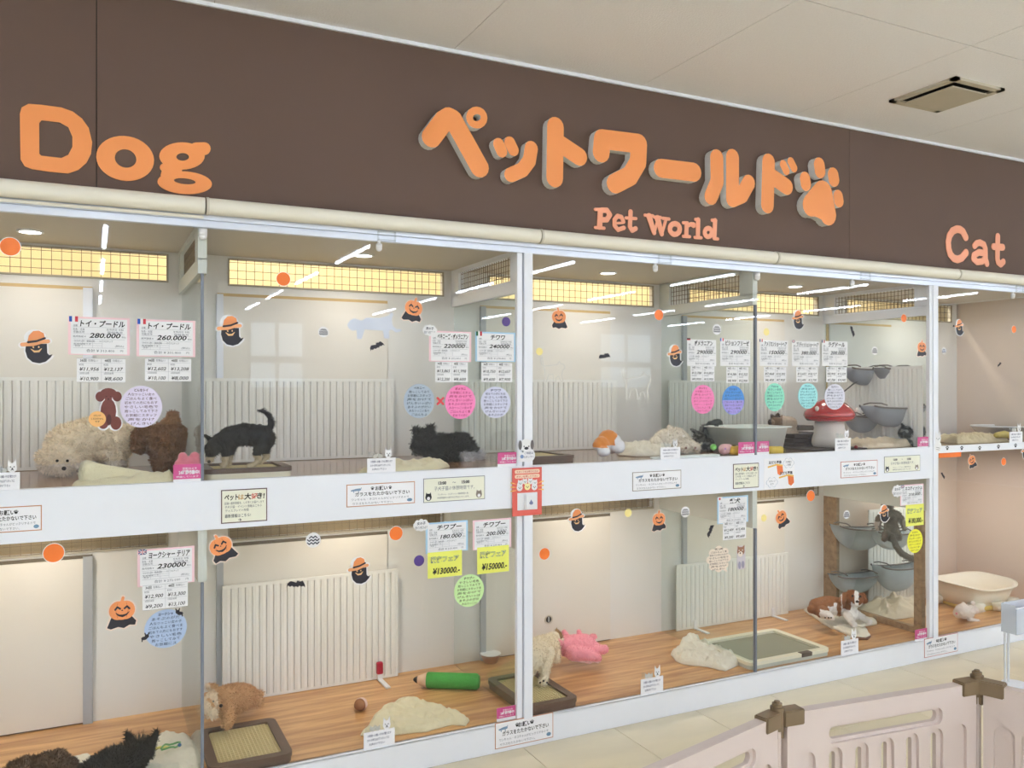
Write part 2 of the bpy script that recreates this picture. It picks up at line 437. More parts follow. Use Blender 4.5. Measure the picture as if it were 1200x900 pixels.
# opposite wall with its windows (seen only as reflections in the glass)
wb = NB(); wins = [(-5.0, -3.6), (2.4, 3.4), (9.6, 11.0)]
box(wb, XL, XR, YB - .1, YB, 0, 1.45); box(wb, XL, XR, YB - .1, YB, 2.68, H); xa = XL
for a, b in wins: box(wb, xa, a, YB - .1, YB, 1.45, 2.68); xa = b
box(wb, xa, XR, YB - .1, YB, 1.45, 2.68); struct('wall_opposite', wb, ROOMW)
for k, (a, b) in enumerate(wins):
    f = NB(); y0, y1 = YB - .06, YB - .02
    for p in ((a, a + .05, 1.45, 2.68), (b - .05, b, 1.45, 2.68), (a, b, 1.45, 1.50), (a, b, 2.64, 2.68), ((a + b) / 2 - .03, (a + b) / 2 + .03, 1.45, 2.68), (a, b, 1.93, 2.05)):
        box(f, p[0], p[1], y0, y1, p[2], p[3])
    struct('window_%d' % (k + 1), f, WHITE)

# ---- shop-front fascia
fa = struct('wall_front', box(NB(), XL, XR, .012, .05, 2.095, H), DARK)
fa['label'] = 'dark brown fascia wall above the glass compartments'; fa['category'] = 'wall'
for a, b in ((XL, .0065), (.0095, 3.508), (3.510, XR)):
    fin(box(NB(), a, b, 0, .012, 2.10, H), 'fascia_board', BROWN, fa)
struct('trim_1', box(NB(), XL, XR, -.010, 0, H - .014, H), WHITE)
struct('trim_2', box(NB(), XL, XR, .05, DEP + .04, 2.14, H), CREAMW)       # bulkhead above the compartments
# ---- ends of the case
struct('wall_end_left', box(NB(), XS[0] - .04, XS[0], .0, DEP + .04, 0, 2.14), CREAMW)
struct('wall_end_right', box(NB(), XS[5], XS[5] + .04, .0, DEP + .04, 0, 2.14), PINKW)
struct('wall_front_left', box(NB(), XL, XS[0] - .04, 0, .05, 0, 2.1), ROOMW)
struct('wall_front_right', box(NB(), XS[5] + .04, XR, 0, .05, 0, 2.1), ROOMW)
# ---- compartment floors, ceilings, the white bands
lf = struct('floor_lower_compartments', box(NB(), XS[0], XS[5], .006, DEP, .09, ZL), WOODL)
lf['label'] = 'oak board floor of the lower compartments'; lf['category'] = 'floor'
uf = struct('floor_upper_compartments', box(NB(), XS[0], XS[4], .006, DEP, ZLC, ZU), [WOODU])
uf['label'] = 'brown polished floor of the upper compartments'; uf['category'] = 'floor'
sf = struct('shelf_floor', box(NB(), XS[4], XS[5], .006, DEP, ZU - .03, ZU + .001), WOODU)
struct('ceiling_lower_compartments', box(NB(), XS[0], XS[4], .006, DEP, ZLC - .012, ZLC - .001), CAGEC)
struct('ceiling_upper_compartments', box(NB(), XS[0], XS[5], .012, DEP, ZUC, ZUC + .02), CAGEC)
bd = NB(); box(bd, XS[0], XS[4] + .004, -.012, .006, ZB, ZU, .0015); box(bd, XS[0], XS[4], -.012, .02, ZU - .001, ZU + .004)
o = struct('trim_3', bd, WHITE); o['label'] = 'wide white band between upper and lower compartments'; o['category'] = 'trim'
o = struct('trim_4', box(NB(), XS[4] + .03, XS[5], -.012, .006, ZU - .033, ZU + .006, .001), WHITE)
o = struct('baseboard_front', box(box(NB(), XS[0], XS[5] + .04, -.012, .006, 0, .116, .0015), XS[0], XS[5], -.012, .012, .112, .118), WHITE)
o['label'] = 'white kick board under the lower compartments'; o['category'] = 'baseboard'
# ---- head rail: three aluminium profiles
hr = NB(); box(hr, XS[0], XS[5], -.016, .012, 2.086, 2.108, .001); box(hr, XS[0], XS[5], -.006, .012, 2.078, 2.087); box(hr, XS[0], XS[5], -.014, .012, 2.060, 2.078, .001)
o = struct('trim_5', hr, ALU); o['label'] = 'aluminium head rail above the glass'; o['category'] = 'trim'
# ---- posts
for k, n in ((2, 6), (4, 7)):
    p = NB(); x = XS[k]; box(p, x - .008, x + .032, -.016, .012, .117, 2.062, .001); box(p, x - .032, x - .008, -.010, .012, .117, 2.062, .001)
    if k == 2:
        p.free(); p = NB()
        for z0, z1 in ((.118, ZB), (ZU + .004, 2.060)): box(p, x - .006, x + .034, -.016, .012, z0, z1, .001); box(p, x - .036, x - .012, -.009, .012, z0, z1, .001)
    o = struct('trim_%d' % n, p, WHITE)
# ---- front panes and their dark seals
def pane(n, x0, x1, z0, z1):
    o = struct('window_%d' % n, box(NB(), x0 + .004, x1 - .004, .001, .006, z0, z1), GLASSF)
wn = 11
for k in range(5):
    pane(wn, XS[k] + (.03 if k in (2, 4) else 0), XS[k + 1] - (.03 if k in (1, 3) else 0), ZU + .004, 2.062); wn += 1
    pane(wn, XS[k] + (.03 if k in (2, 4) else 0), XS[k + 1] - (.03 if k in (1, 3) else 0), .118, ZB if k < 4 else ZU - .032); wn += 1
for k, n in ((1, 8), (3, 9)):
    p = NB()
    for z0, z1 in ((ZU + .004, 1.9), (.118, .815)): box(p, XS[k] - .006, XS[k] + .004, -.002, .014, z0, z1)
    struct('trim_%d' % n, p, GREY)

# ---- dividers between compartments: glass below, framed grille box above
WIRE = mat('dark_wire', (120, 100, 70), .5, .05)
def wires(x0, x1, z0, z1, pitch, axis, c, r=.0011, rz=None):
    bm = NB(); n = max(1, round((x1 - x0) / pitch)); 
    def bar(a, b, za, zb):
        if axis == 'x': box(bm, a, b, c - r, c + r, za, zb)
        else: box(bm, c - r, c + r, a, b, za, zb)
    for i in range(n + 1):
        x = x0 + (x1 - x0) * i / n; bar(x - r, x + r, z0, z1)
    zp = rz or pitch; z = z1 - zp * .35
    while z > z0: bar(x0, x1, z - r, z + r); z -= zp
    return bm
tn = 20
for k in (1, 2, 3, 4):
    x = XS[k]; zb, zt = 1.9, ZUC
    f = NB(); box(f, x - .015, x + .015, .008, DEP, zb, zb + .055, .001); box(f, x - .015, x + .015, .008, .10, zb + .05, zt); box(f, x - .015, x + .015, DEP - .09, DEP, zb + .05, zt); box(f, x - .015, x + .015, .09, DEP - .08, zt - .02, zt)
    t = struct('trim_%d' % tn, f, WHITE if k in (2, 4) else mat('divider_white', (214, 218, 212), .5, .02)); tn += 1
    fin(wires(.10, DEP - .09, zb + .055, zt - .02, .024, 'y', x), 'wire_grille', WIRE, t, kind='stuff')
    f = struct('trim_%d' % tn, box(NB(), x - .015, x + .015, .008, DEP, .815, ZLC - .012, .001), mat('divider_white', (214, 218, 212))); tn += 1
    g = NB(); box(g, x - .003, x + .003, .016, DEP - .004, ZU, 1.902)
    if k < 4: struct('partition_glass', g, GLASSP)
    else: struct('partition_glass', g, GLASSP)
    if k < 4: struct('partition_glass', box(NB(), x - .003, x + .003, .016, DEP - .004, ZL, .817), GLASSP)
# wood-framed glass screen of the last dog compartment
x = XS[4]; f = NB()
for y0, y1, z0, z1 in ((.05, .105, ZL, ZLC - .012), (.655, .71, ZL, ZLC - .012), (.105, .655, ZL, ZL + .035), (.105, .655, 1.02, ZLC - .012)): box(f, x - .014, x + .014, y0, y1, z0, z1, .002)
box(f, x - .01, x + .01, .71, DEP, ZL, ZLC - .012)
o = struct('partition_frame', f, WOODF)
struct('partition_glass', box(NB(), x - .003, x + .003, .1, .66, ZL + .03, 1.03), GLASSP)

# ---- back wall with door leaves, grilles
def hole_wall(name, m, x0, x1, z0, z1, holes, y=DEP, t=.03):
    bm = NB(); cur = x0
    for a, b, c, d in holes:
        box(bm, cur, a, y, y + t, z0, z1); box(bm, a, b, y, y + t, z0, c); box(bm, a, b, y, y + t, d, z1); cur = b
    box(bm, cur, x1, y, y + t, z0, z1); return struct(name, bm, m)
VU = (1.957, 2.066); VL = (.826, .985)
vents = [(XS[k + 1] - 1.074, XS[k + 1] - .062) for k in range(5)]
hole_wall('wall_back_upper', CREAMW, XS[0], XS[5], ZLC, 2.14, [(a, b, *VU) for a, b in vents])
hole_wall('wall_back_lower', CREAMW, XS[0], XS[4], 0, ZLC, [(a, b, *VL) for a, b in vents[:4]])
struct('wall_back_lower_cat', box(NB(), XS[4], XS[5], DEP, DEP + .03, 0, ZLC), PINKW)
VN = ['above the cream poodle', 'above the black and tan puppy', 'above the orange and white plush', 'above the red mushroom house', 'high in the rightmost upper compartment']
FR = mat('grille_frame', (176, 168, 150), .6)
for k, (a, b) in enumerate(vents):
    for up, (z0, z1) in enumerate((VL, VU)):
        if k == 4 and not up: continue
        t = thing('ventilation_grille', ('wire ventilation grille lit yellow from behind, ' if up else 'unlit ventilation grille in the lower back wall, ') + (VN[k] if up else ['in the compartment of the terrier price card', 'over the green pencil toy', 'over the pink plush pillow', 'over the lying brown and white puppy'][k]), 'grille', (a, DEP, z0), 'ventilation grilles')
        fin(wires(a, b, z0, z1, .0361, 'x', DEP - .002), 'wire_mesh', WIRE, t, kind='stuff')
        f = NB()
        for p in ((a - .006, a, z0 - .008, z1 + .004), (b, b + .006, z0 - .008, z1 + .004), (a, b, z0 - .008, z0), (a, b, z1, z1 + .004)): box(f, p[0], p[1], DEP - .006, DEP + .004, p[2], p[3])
        fin(f, 'grille_frame', FR, t)
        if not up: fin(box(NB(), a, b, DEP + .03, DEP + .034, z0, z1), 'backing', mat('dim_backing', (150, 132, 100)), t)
EDGE = mat('door_edge', (176, 180, 186), .4, .03); EDGE_LIT = mat('door_edge_lit', (236, 240, 250), .4, .02); GAP_GLOW = mat('door_gap', (212, 182, 128), .6, .05)
dn = 1
DARKP = mat('pull_recess', (44, 40, 36), .5)
for k in range(5):
    for up in (0, 1):
        z0, z1 = (ZU, 1.905) if up else (ZL, .80)
        if not up and k == 4: z1 = .93
        a, b = XS[k + 1] - 1.105, XS[k + 1] - .35
        if k == 4: a, b = XS[4] + .03, XS[4] + .60
        d = NB(); box(d, a, b, DEP - .014, DEP, z0 + .006, z1 - .004, .002)
        t = struct('door_%d' % dn, d, DOORC if k < 4 else (CREAMW if up else PINKW)); dn += 1
        fin(box(NB(), a - .02, b + .003, DEP - .004, DEP, z0, z1 + .010), 'door_gap', GAP_GLOW if up else mat('door_shadow_gap', (96, 84, 68), .7), t)  # upper gaps are tinted gold to paint in warm light shining through
        if k == 4: continue
        fin(box(NB(), a - .024, a + .004, DEP - .02, DEP, z0, z1 + .004, .001), 'door_edge_strip', EDGE_LIT if up and k < 2 else EDGE, t)  # paler copy of the strip colour paints in light reflected off the edge
        if k == 0: fin(box(NB(), b - .032, b + .004, DEP - .022, DEP, z0, z1 + .004, .001), 'door_edge_strip', EDGE_LIT if up else EDGE, t)
        hx, hz = XS[k + 1] - .738, z0 + .162
        h = NB(); ring = [circ((hx, hz), .024, 24)]
        plate(ring, .006, [circ((hx, hz), .017, 20)], DEP - .018, h); fin(h, 'finger_pull_ring', mat('pull_ring', (206, 200, 184), .5), t)
        h = NB(); plate([circ((hx, hz), .017, 20)], .001, (), DEP - .0150, h); p2 = fin(h, 'finger_pull', DARKP, t)
        h = NB(); box(h, hx - .004, hx + .004, DEP - .019, DEP - .015, hz - .012, hz + .014); fin(h, 'latch', EDGE, p2, )
# ---- warm passage light behind the upper grilles (strip lamps on the passage ceiling)
def area(name, loc, sx, sy, power, rgb, rot=(0, 0, 0), spread=180, shape='RECTANGLE'):
    l = bpy.data.lights.new(name, 'AREA'); l.shape = shape; l.size = sx; l.size_y = sy; l.energy = power; l.color = rgb; l.spread = math.radians(spread)
    o = bpy.data.objects.new(name, l); C.objects.link(o); o.location = loc; o.rotation_euler = rot; return o
for x in (-1.0, .9, 2.8, 4.8): area('passage_light', (x, 1.25, 2.75), 1.3, .1, 8, (1, .90, .70))
# ---- ceiling tubes of the shop: rows running towards the shop front
TUBE = emis('tube_light', (226, 238, 255), TUBE_POWER)
hou = NB(); box(hou, -.045, .045, -.62, .62, -.03, 0, .004); hm = bpy.data.meshes.new('housing'); hou.to_mesh(hm); hou.free(); hm.materials.append(WHITE)
dif = NB(); box(dif, -.018, .018, -.6, .6, -.055, -.03, .008); dm = bpy.data.meshes.new('tube'); dif.to_mesh(dm); dif.free(); dm.materials.append(TUBE)
rows = [-4.2, -2.1, .085, 2.29, 4.5, 6.65, 8.85, 11.0]; ys_ = [-3.05, -5.05, -7.05, -9.05, -10.9]
for i, x in enumerate(rows):
    for j, y in enumerate(ys_):
        t = thing('ceiling_tube_light', ('ceiling tube light, ' + ['leftmost row', 'row above the left end', 'row facing the left divider', 'row facing the middle post', 'row facing the right post', 'row facing the cat end', 'first row beyond the cat end', 'far right row'][i] + ', ' + ['first from the fascia', 'second from the fascia', 'third from the fascia', 'fourth from the fascia', 'last before the opposite wall'][j]), 'ceiling light', (x, y, H), 'shop ceiling tube lights')
        link('housing', hm, None, t); link('tube', dm, None, t)
# ---- round downlights in the compartment ceilings
LAMP = emis('downlight_lens', (255, 250, 238), 12)
for k in range(5):
    for up in (0, 1):
        if k == 4 and not up: continue
        x, z = XS[k] + .715, ZUC if up else ZLC - .012
        nm = ['dog with cream coat', 'black and tan puppy', 'orange and white plush', 'red mushroom house', 'folded beige cloth'][k] if up else ['terrier price card', 'green pencil toy', 'pink plush pillow', 'brown and white puppy'][k]
        t = thing('downlight', 'small round recessed downlight over the ' + nm, 'downlight', (x, .46, z), 'compartment downlights')
        h = NB(); plate([circ((0, 0), .045, 28)], .006, [circ((0, 0), .036, 28)], -.006, h)
        for v in h.verts: v.co = Vector((v.co.x, v.co.z, v.co.y))
        fin(h, 'trim_ring', WHITE, t, local=True)
        h = NB(); bmesh.ops.create_circle(h, cap_ends=True, segments=28, radius=.036)
        for v in h.verts: v.co.z = -.003
        me = bpy.data.meshes.new('lens'); h.to_mesh(me); h.free(); link('lens', me, LAMP, t)
        area('downlight_lamp', (x, .46, z - .02), .1, .1, (DOWN_POWER if up else WARM_POWER) * (1 if k < 4 else 1.2), (1, .93, .84) if up else (1, .90, .77), shape='DISK', spread=165)
area('downlight_lamp', (XS[4] + .7, .4, ZU - .05), .2, .2, WARM_POWER * 1.5, (1, .90, .82), spread=165)

# ---- ceiling air outlet
a, b, c_, d_ = atz(1042.5, 117.5, H), atz(1117.5, 90, H), atz(1100, 129, H), atz(1177.5, 103.5, H)
x0, x1 = min(a.x, b.x), max(c_.x, d_.x); y0, y1 = min(b.y, d_.y), max(a.y, c_.y)
VM = mat('vent_metal', (196, 188, 170), .5, .03)
t = thing('ceiling_air_outlet', 'rectangular cream ceiling air outlet with a dark slot, near the fascia', 'air vent', ((x0 + x1) / 2, (y0 + y1) / 2, H))
f = NB()
for p in ((x0, x1, y0, y0 + .03), (x0, x1, y1 - .03, y1), (x0, x0 + .03, y0, y1), (x1 - .03, x1, y0, y1)): box(f, *p, H - .012, H)
fin(f, 'frame', VM, t)
fin(box(NB(), x0 + .03, x1 - .03, y0 + .03, y1 - .03, H - .002, H), 'slot', DARK, t)
f = NB(); box(f, x0 + .05, x1 - .05, y0 + .05, y1 - .05, H - .022, H - .016, .002); box(f, x0 + .1, x0 + .12, y0 + .1, y0 + .12, H - .016, H - .001); box(f, x1 - .12, x1 - .1, y1 - .12, y1 - .1, H - .016, H - .001); fin(f, 'louvre_plate', VM, t)

# ---- cream roll along the fascia foot
js = [at(241, 255, -.035).x, at(632, 275, -.035).x, at(908, 300, -.035).x, at(1121, 320, -.035).x]
xs_ = [js[0] - 1.31] + js + [js[3] + 1.3]
for k in range(5):
    a, b = xs_[k] + .004, xs_[k + 1] - .004
    t = thing('roller_blind', 'cream rolled-up blind tube under the fascia, ' + ['above the leftmost compartment', 'second segment from the left', 'segment under the small Pet World lettering', 'fourth segment from the left', 'rightmost segment under the Cat lettering'][k], 'roller blind', (a, -.035, 2.13), 'cream blind tubes')
    h = NB(); tube(h, [(a, -.035, 2.13), (b, -.035, 2.13)], .029, 24); fin(h, 'blind_roll', TUBEC, t, 'auto')
    h = NB(); tube(h, [(a - .003, -.035, 2.13), (a + .006, -.035, 2.13)], .031, 24); fin(h, 'end_cap', mat('cap_cream', (214, 208, 192), .5), t, 'auto')
    h = NB(); box(h, a, a + .02, -.04, 0, 2.118, 2.142); fin(h, 'bracket', ALU, t)
    if k == 0: fin(box(NB(), a, b, -.026, -.016, 2.088, 2.098, .003), 'bottom_bar', TUBEC, t)

# ---- catches on the head rail
for px, kx, lab in ((453, 443, 'over the second compartment'), (779, 766, 'over the third compartment'), (1014, 996.5, 'over the fourth compartment'), (1195, 1184.5, 'over the rightmost compartment')):
    p = at(px, 300, -.02); q = at(kx, 300, 0)
    t = thing('glass_catch', 'clear plastic catch with white knob on the head rail ' + lab, 'catch', (p.x, -.016, 2.062), 'clear catches on the rail')
    h = NB(); w_ = .036
    for b_ in ((-w_, -w_ + .005, 2.062, 2.098), (w_ - .005, w_, 2.062, 2.098), (-w_, w_, 2.062, 2.067), (-w_, w_, 2.093, 2.098)): box(h, p.x + b_[0], p.x + b_[1], -.026, -.0161, b_[2], b_[3])
    fin(h, 'clip', CLEAR, t)
    h = NB(); tube(h, [(q.x, -.012, 2.05), (q.x, -.012, 2.035)], .012, 14); ball(h, (q.x, -.012, 2.032), .012); tube(h, [(q.x, -.012, 2.062), (q.x, -.012, 2.048)], .006, 8); fin(h, 'knob', STW, t, True)
for k, lab in ((1, 'left divider'), (3, 'third divider')):
    x = XS[k]; h = NB(); tube(h, [(x, -.008, 2.055), (x, -.008, 2.03)], .014, 14); ball(h, (x, -.008, 2.03), .014)
    tag(fin(h, 'divider_knob', STW, None, True), 'round white knob at the top of the ' + lab, 'knob', 'divider knobs')

# ---- white slatted pen panels in front of the doors
SLAT = mat('slat_white', (240, 239, 234), .45, .015); sl = {}
def slatmesh(h):
    if h not in sl:
        b = NB(); n = 5
        P = [(-.0145, 0), (-.0125, -.0040), (0, -.0062), (.0125, -.0040), (.0145, 0)]
        A = [b.verts.new((x, y, 0)) for x, y in P]; B = [b.verts.new((x, y, h)) for x, y in P]
        for i in range(4): b.faces.new((A[i], A[i + 1], B[i + 1], B[i]))
        b.faces.new((A[0], A[4], B[4], B[0])); b.faces.new(A[::-1]); b.faces.new(B)
        for f in b.faces: f.smooth = False
        me = bpy.data.meshes.new('slat'); bmesh.ops.recalc_face_normals(b, faces=b.faces); b.to_mesh(me); b.free(); me.materials.append(SLAT); sl[h] = me
    return sl[h]
def pen(x0, x1, y, z, h, label, pitch=.0305, feet=(), axis='x'):
    t = thing('pen_panel', label, 'pet fence panel', (x0, y, z), 'white slatted pen panels')
    n = int(round((x1 - x0) / pitch)); sh = h - .028; me = slatmesh(round(sh, 3))
    for i in range(n):
        o = link('slat', me, None, t, ((i + .5) * (x1 - x0) / n, -.004, .014) if axis == 'x' else (-.004, (i + .5) * (x1 - x0) / n, .014))
        if axis != 'x': o.rotation_euler = (0, 0, -math.pi / 2)
    f = NB(); L = x1 - x0
    for a in ((-.004, L + .004, -.009, .001, h - .014, h), (-.004, L + .004, -.009, .001, .002, .014), (-.006, .003, -.008, .001, .002, h), (L - .003, L + .006, -.008, .001, .002, h)):
        if axis == 'x': box(f, *a, .001)
        else: box(f, a[2], a[3], a[0], a[1], a[4], a[5], .001)
    fin(f, 'frame', SLAT, t, local=True)
    f = NB()
    if axis == 'x': box(f, 0, L, .002, .003, .014, h - .014)
    else: box(f, .002, .003, 0, L, .014, h - .014)
    fin(f, 'back_sheet', mat('slat_shadow', (222, 219, 212), .6), t, local=True)
    for fx in feet:
        f = NB(); box(f, fx - .012, fx + .012, -.13, -.006, .001, .008, .002); box(f, fx - .012, fx + .012, -.02, -.009, .001, .05, .003); fin(f, 'foot', STW, t, local=True)
    return t
YP = DEP - .035
pen(-.80, .012, YP, ZU, .372, 'white slatted pen panel behind the cream poodle')
pen(XS[1] + .03, XS[1] + .935, YP, ZU, .372, 'white slatted pen panel behind the black and tan puppy')
pen(XS[2] + .03, XS[2] + .935, YP, ZU, .372, 'white slatted pen panel left of the grey kitten, behind the orange and white plush')
pen(XS[3] + .03, XS[3] + .90, YP, ZU, .372, 'white slatted pen panel behind the white cat tub')
q = pen(.04, .70, XS[4] - .03, ZU, .452, 'white slatted pen panel standing along the divider under the grey cat hammocks', axis='y'); q.location = (XS[4] - .026, .04, ZU)
r_ = pen(XS[1] + .165, XS[1] + .955, YP, ZL, .515, 'tall white slatted pen panel over the oak floor by the green pencil toy')
f = NB(); fx = at(445, 790, YP - .02).x - base(r_).x
box(f, fx - .014, fx + .014, -.03, -.008, .03, .085, .003); fin(f, 'clip', mat('red_clip', (176, 28, 58), .4), r_, local=True)
f = NB(); box(f, fx - .012, fx + .012, -.15, -.02, .001, .009, .002); box(f, fx - .012, fx + .012, -.03, -.01, .009, .03); fin(f, 'foot', STW, r_, local=True)
a, b = at(793, 700, YP).x, at(922, 700, YP).x
pen(a, b, YP, ZL, .375, 'white slatted pen panel behind the large cream toilet tray', feet=(at(813, 725, YP).x - a, at(904, 711, YP).x - a))

# ================================================================ LETTERING ON THE FASCIA
def px2(pts, y):                   # outline measured on the photo -> (x, z) on the plane y
    return [(at(a, b, y).x, at(a, b, y).z) for a, b in pts]
def pst(pts, r, y):                # stroke measured on the photo, radius in photo pixels
    P = px2(pts, y); k = [mpp(a, y) for a, b in pts]; rr = r if isinstance(r, (list, tuple)) else [r] * len(pts)
    return stroke(P, [a * b * 1.08 for a, b in zip(rr, k)], 16)
def crop7(pts): return [(480 + a * .45, 100 + b * .45) for a, b in pts]
yf = -.040
sign = thing('raised_katakana_sign', 'large raised orange katakana lettering reading ペットワールド', 'sign', at(730, 200, 0))
def glyph(strokes, holes=(), parent=sign, yy=yf, dep=.040, front=ORANGE, side=SIDEW, name='letter', conv=crop7, k=.45):
    P = []
    for pts, r in strokes: P += pst(conv(pts), [q * k for q in r] if isinstance(r, (list, tuple)) else r * k, yy)
    H_ = [px2(conv(h), yy) for h in holes]
    bm = plate(P, dep, H_, yy, NB(), 1, 0); return fin(bm, name, [front, side], parent)
def loop(c, rx, ry, n=16, rot=0, k=1):
    return [(c[0] + rx * math.cos(a) * math.cos(rot) - ry * math.sin(a) * math.sin(rot), c[1] + rx * math.cos(a) * math.sin(rot) + ry * math.sin(a) * math.cos(rot)) for a in [2 * math.pi * i / n for i in range(n + 1)]]
glyph([([(57, 135), (90, 92), (103, 84), (114, 90), (182, 213)], 25)])
glyph([(loop((175, 84), 19, 19), 9)])
glyph([([(232, 153), (240, 172)], 15)]); glyph([([(261, 149), (270, 168)], 15)]); glyph([([(317, 164), (312, 196), (294, 220), (264, 233)], 18)])
glyph([([(380, 107), (378, 241)], 23), ([(385, 148), (442, 186)], 22)])
glyph([([(499, 175), (502, 140)], 24), ([(502, 140), (597, 152)], 24), ([(597, 152), (595, 200), (574, 236), (535, 256)], 24)])
glyph([([(656, 216), (740, 226)], 23)])
glyph([([(800, 188), (801, 250), (785, 290)], 20)]); glyph([([(841, 187), (841, 294)], 20), ([(841, 296), (866, 285), (883, 254)], 20)])
glyph([([(935, 199), (932, 312)], 20), ([(940, 235), (982, 264)], 20)]); glyph([([(973, 206), (981, 222)], 11)]); glyph([([(993, 199), (1001, 215)], 11)])
paw = thing('raised_paw_emblem', 'raised orange paw print at the end of the katakana sign', 'emblem', at(965, 225, 0))
for (cx, cy), ra, rb in (((1031, 250), 17, 24), ((1068, 215), 18, 26), ((1104, 239), 18, 24), ((1117, 295), 16, 22)):
    glyph([([(cx - 1, cy - (rb - ra)), (cx + 1, cy + (rb - ra))], ra)], parent=paw, name='toe_pad')
glyph([([(1076, 282), (1046, 312)], [32, 28]), ([(1046, 312), (1080, 322)], [26, 24]), ([(1076, 282), (1090, 336)], [32, 27]), ([(1046, 312), (1088, 334)], [20, 22])], parent=paw, name='main_pad')
# flat cut-out words
def crop1(pts): return [(a / 3.75, 80 + b / 3.75) for a, b in pts]
def cropc(pts): return [(1040 + a / 7.5, 250 + b / 7.5) for a, b in pts]
dog = thing('dog_lettering', 'flat orange rounded lettering reading Dog', 'sign', at(135, 180, 0))
def flatglyph(polys, holes, parent, conv, front, dep=.004, y=-.005):
    bm = plate([px2(conv(p), y) for p in polys], dep, [px2(conv(h), y) for h in holes], y); return fin(bm, 'letter', front, parent)
flatglyph([[(87, 200), (95, 172), (125, 156), (180, 160), (270, 172), (320, 190), (360, 220), (390, 262), (405, 325), (400, 375), (380, 415), (345, 446), (300, 462), (220, 455), (140, 443), (108, 430), (90, 400)]],
          [[(172, 240), (182, 228), (262, 237), (300, 258), (318, 300), (318, 345), (300, 380), (270, 394), (182, 384), (173, 375)]], dog, crop1, ORANGE)
flatglyph([loop((550, 396), 128, 98, 36, .18)[:-1]], [loop((552, 396), 48, 40, 24, .3)[:-1]], dog, crop1, ORANGE)
flatglyph([loop((800, 385), 100, 60, 32)[:-1], loop((812, 503), 120, 50, 32, .06)[:-1], loop((728, 435), 26, 20)[:-1], hull([(715, 435), (740, 395), (790, 440), (740, 480), (705, 470)]), hull(loop((860, 352), 27, 26)[:-1] + loop((898, 353), 28, 28)[:-1])] + [hull([(740, 430), (800, 430), (800, 470), (740, 480)])],
          [loop((803, 389), 28, 17, 20)[:-1], loop((812, 496), 48, 13, 20, .1)[:-1]], dog, crop1, ORANGE)
cat = thing('cat_lettering', 'flat salmon rounded lettering reading Cat', 'sign', at(1142, 290, 0))
glyph([([(690, 210), (665, 160), (640, 142), (612, 138), (575, 155), (548, 195), (536, 250), (540, 310), (555, 360), (585, 395), (620, 405), (655, 392), (692, 345)], 31)], parent=cat, yy=-.005, dep=.004, front=SALMON, side=SALMON, conv=cropc, k=1 / 7.5)
glyph([([(768, 285), (785, 264), (815, 257), (850, 275), (862, 310), (864, 400), (876, 442)], 27), ([(855, 350), (805, 342), (762, 368), (758, 400), (790, 428), (835, 422), (862, 395)], 27)], parent=cat, yy=-.005, dep=.004, front=SALMON, side=SALMON, conv=cropc, k=1 / 7.5)
glyph([([(972, 202), (968, 400), (975, 430), (998, 447), (1020, 425)], 27), ([(935, 292), (1015, 298)], 28)], parent=cat, yy=-.005, dep=.004, front=SALMON, side=SALMON, conv=cropc, k=1 / 7.5)
pw = thing('small_name_lettering', 'small flat salmon serif lettering reading Pet World', 'sign', at(770, 262, 0))
def gs(st): return glyph(st, parent=pw, yy=-.005, dep=.004, front=SALMON, side=SALMON)
gs([([(497, 328), (495, 368)], 7.5), ([(484, 323), (506, 323)], 4), ([(484, 370), (507, 372)], 4), ([(500, 325), (514, 325), (522, 337), (514, 350), (500, 350)], 6.5)])
gs([([(535, 359), (556, 358)], 3), ([(557, 355), (552, 343), (542, 340), (534, 350), (534, 365), (543, 376), (558, 371)], 5.5)])
gs([([(576, 329), (574, 368), (580, 378), (589, 373)], 6), ([(564, 345), (590, 347)], 4)])
gs([([(624, 341), (637, 384)], [8, 6]), ([(637, 384), (647, 350)], 4), ([(646, 346), (657, 387)], [8, 6]), ([(657, 387), (668, 350)], 4), ([(613, 338), (634, 340)], 4), ([(638, 343), (654, 344)], 4), ([(660, 346), (676, 348)], 4)])
gs([(loop((691, 374), 13, 14), 6.5)])
gs([([(722, 360), (721, 391)], 6), ([(713, 358), (724, 358)], 4), ([(713, 393), (730, 394)], 4), ([(726, 366), (733, 361), (740, 364)], [4, 5, 7])])
gs([([(752, 350), (751, 394)], 6), ([(745, 349), (753, 350)], 4), ([(743, 396), (760, 397)], 4)])
gs([(loop((778, 383), 9, 11), 6), ([(796, 352), (794, 397)], 6), ([(788, 351), (798, 352)], 4), ([(794, 399), (803, 400)], 4)])

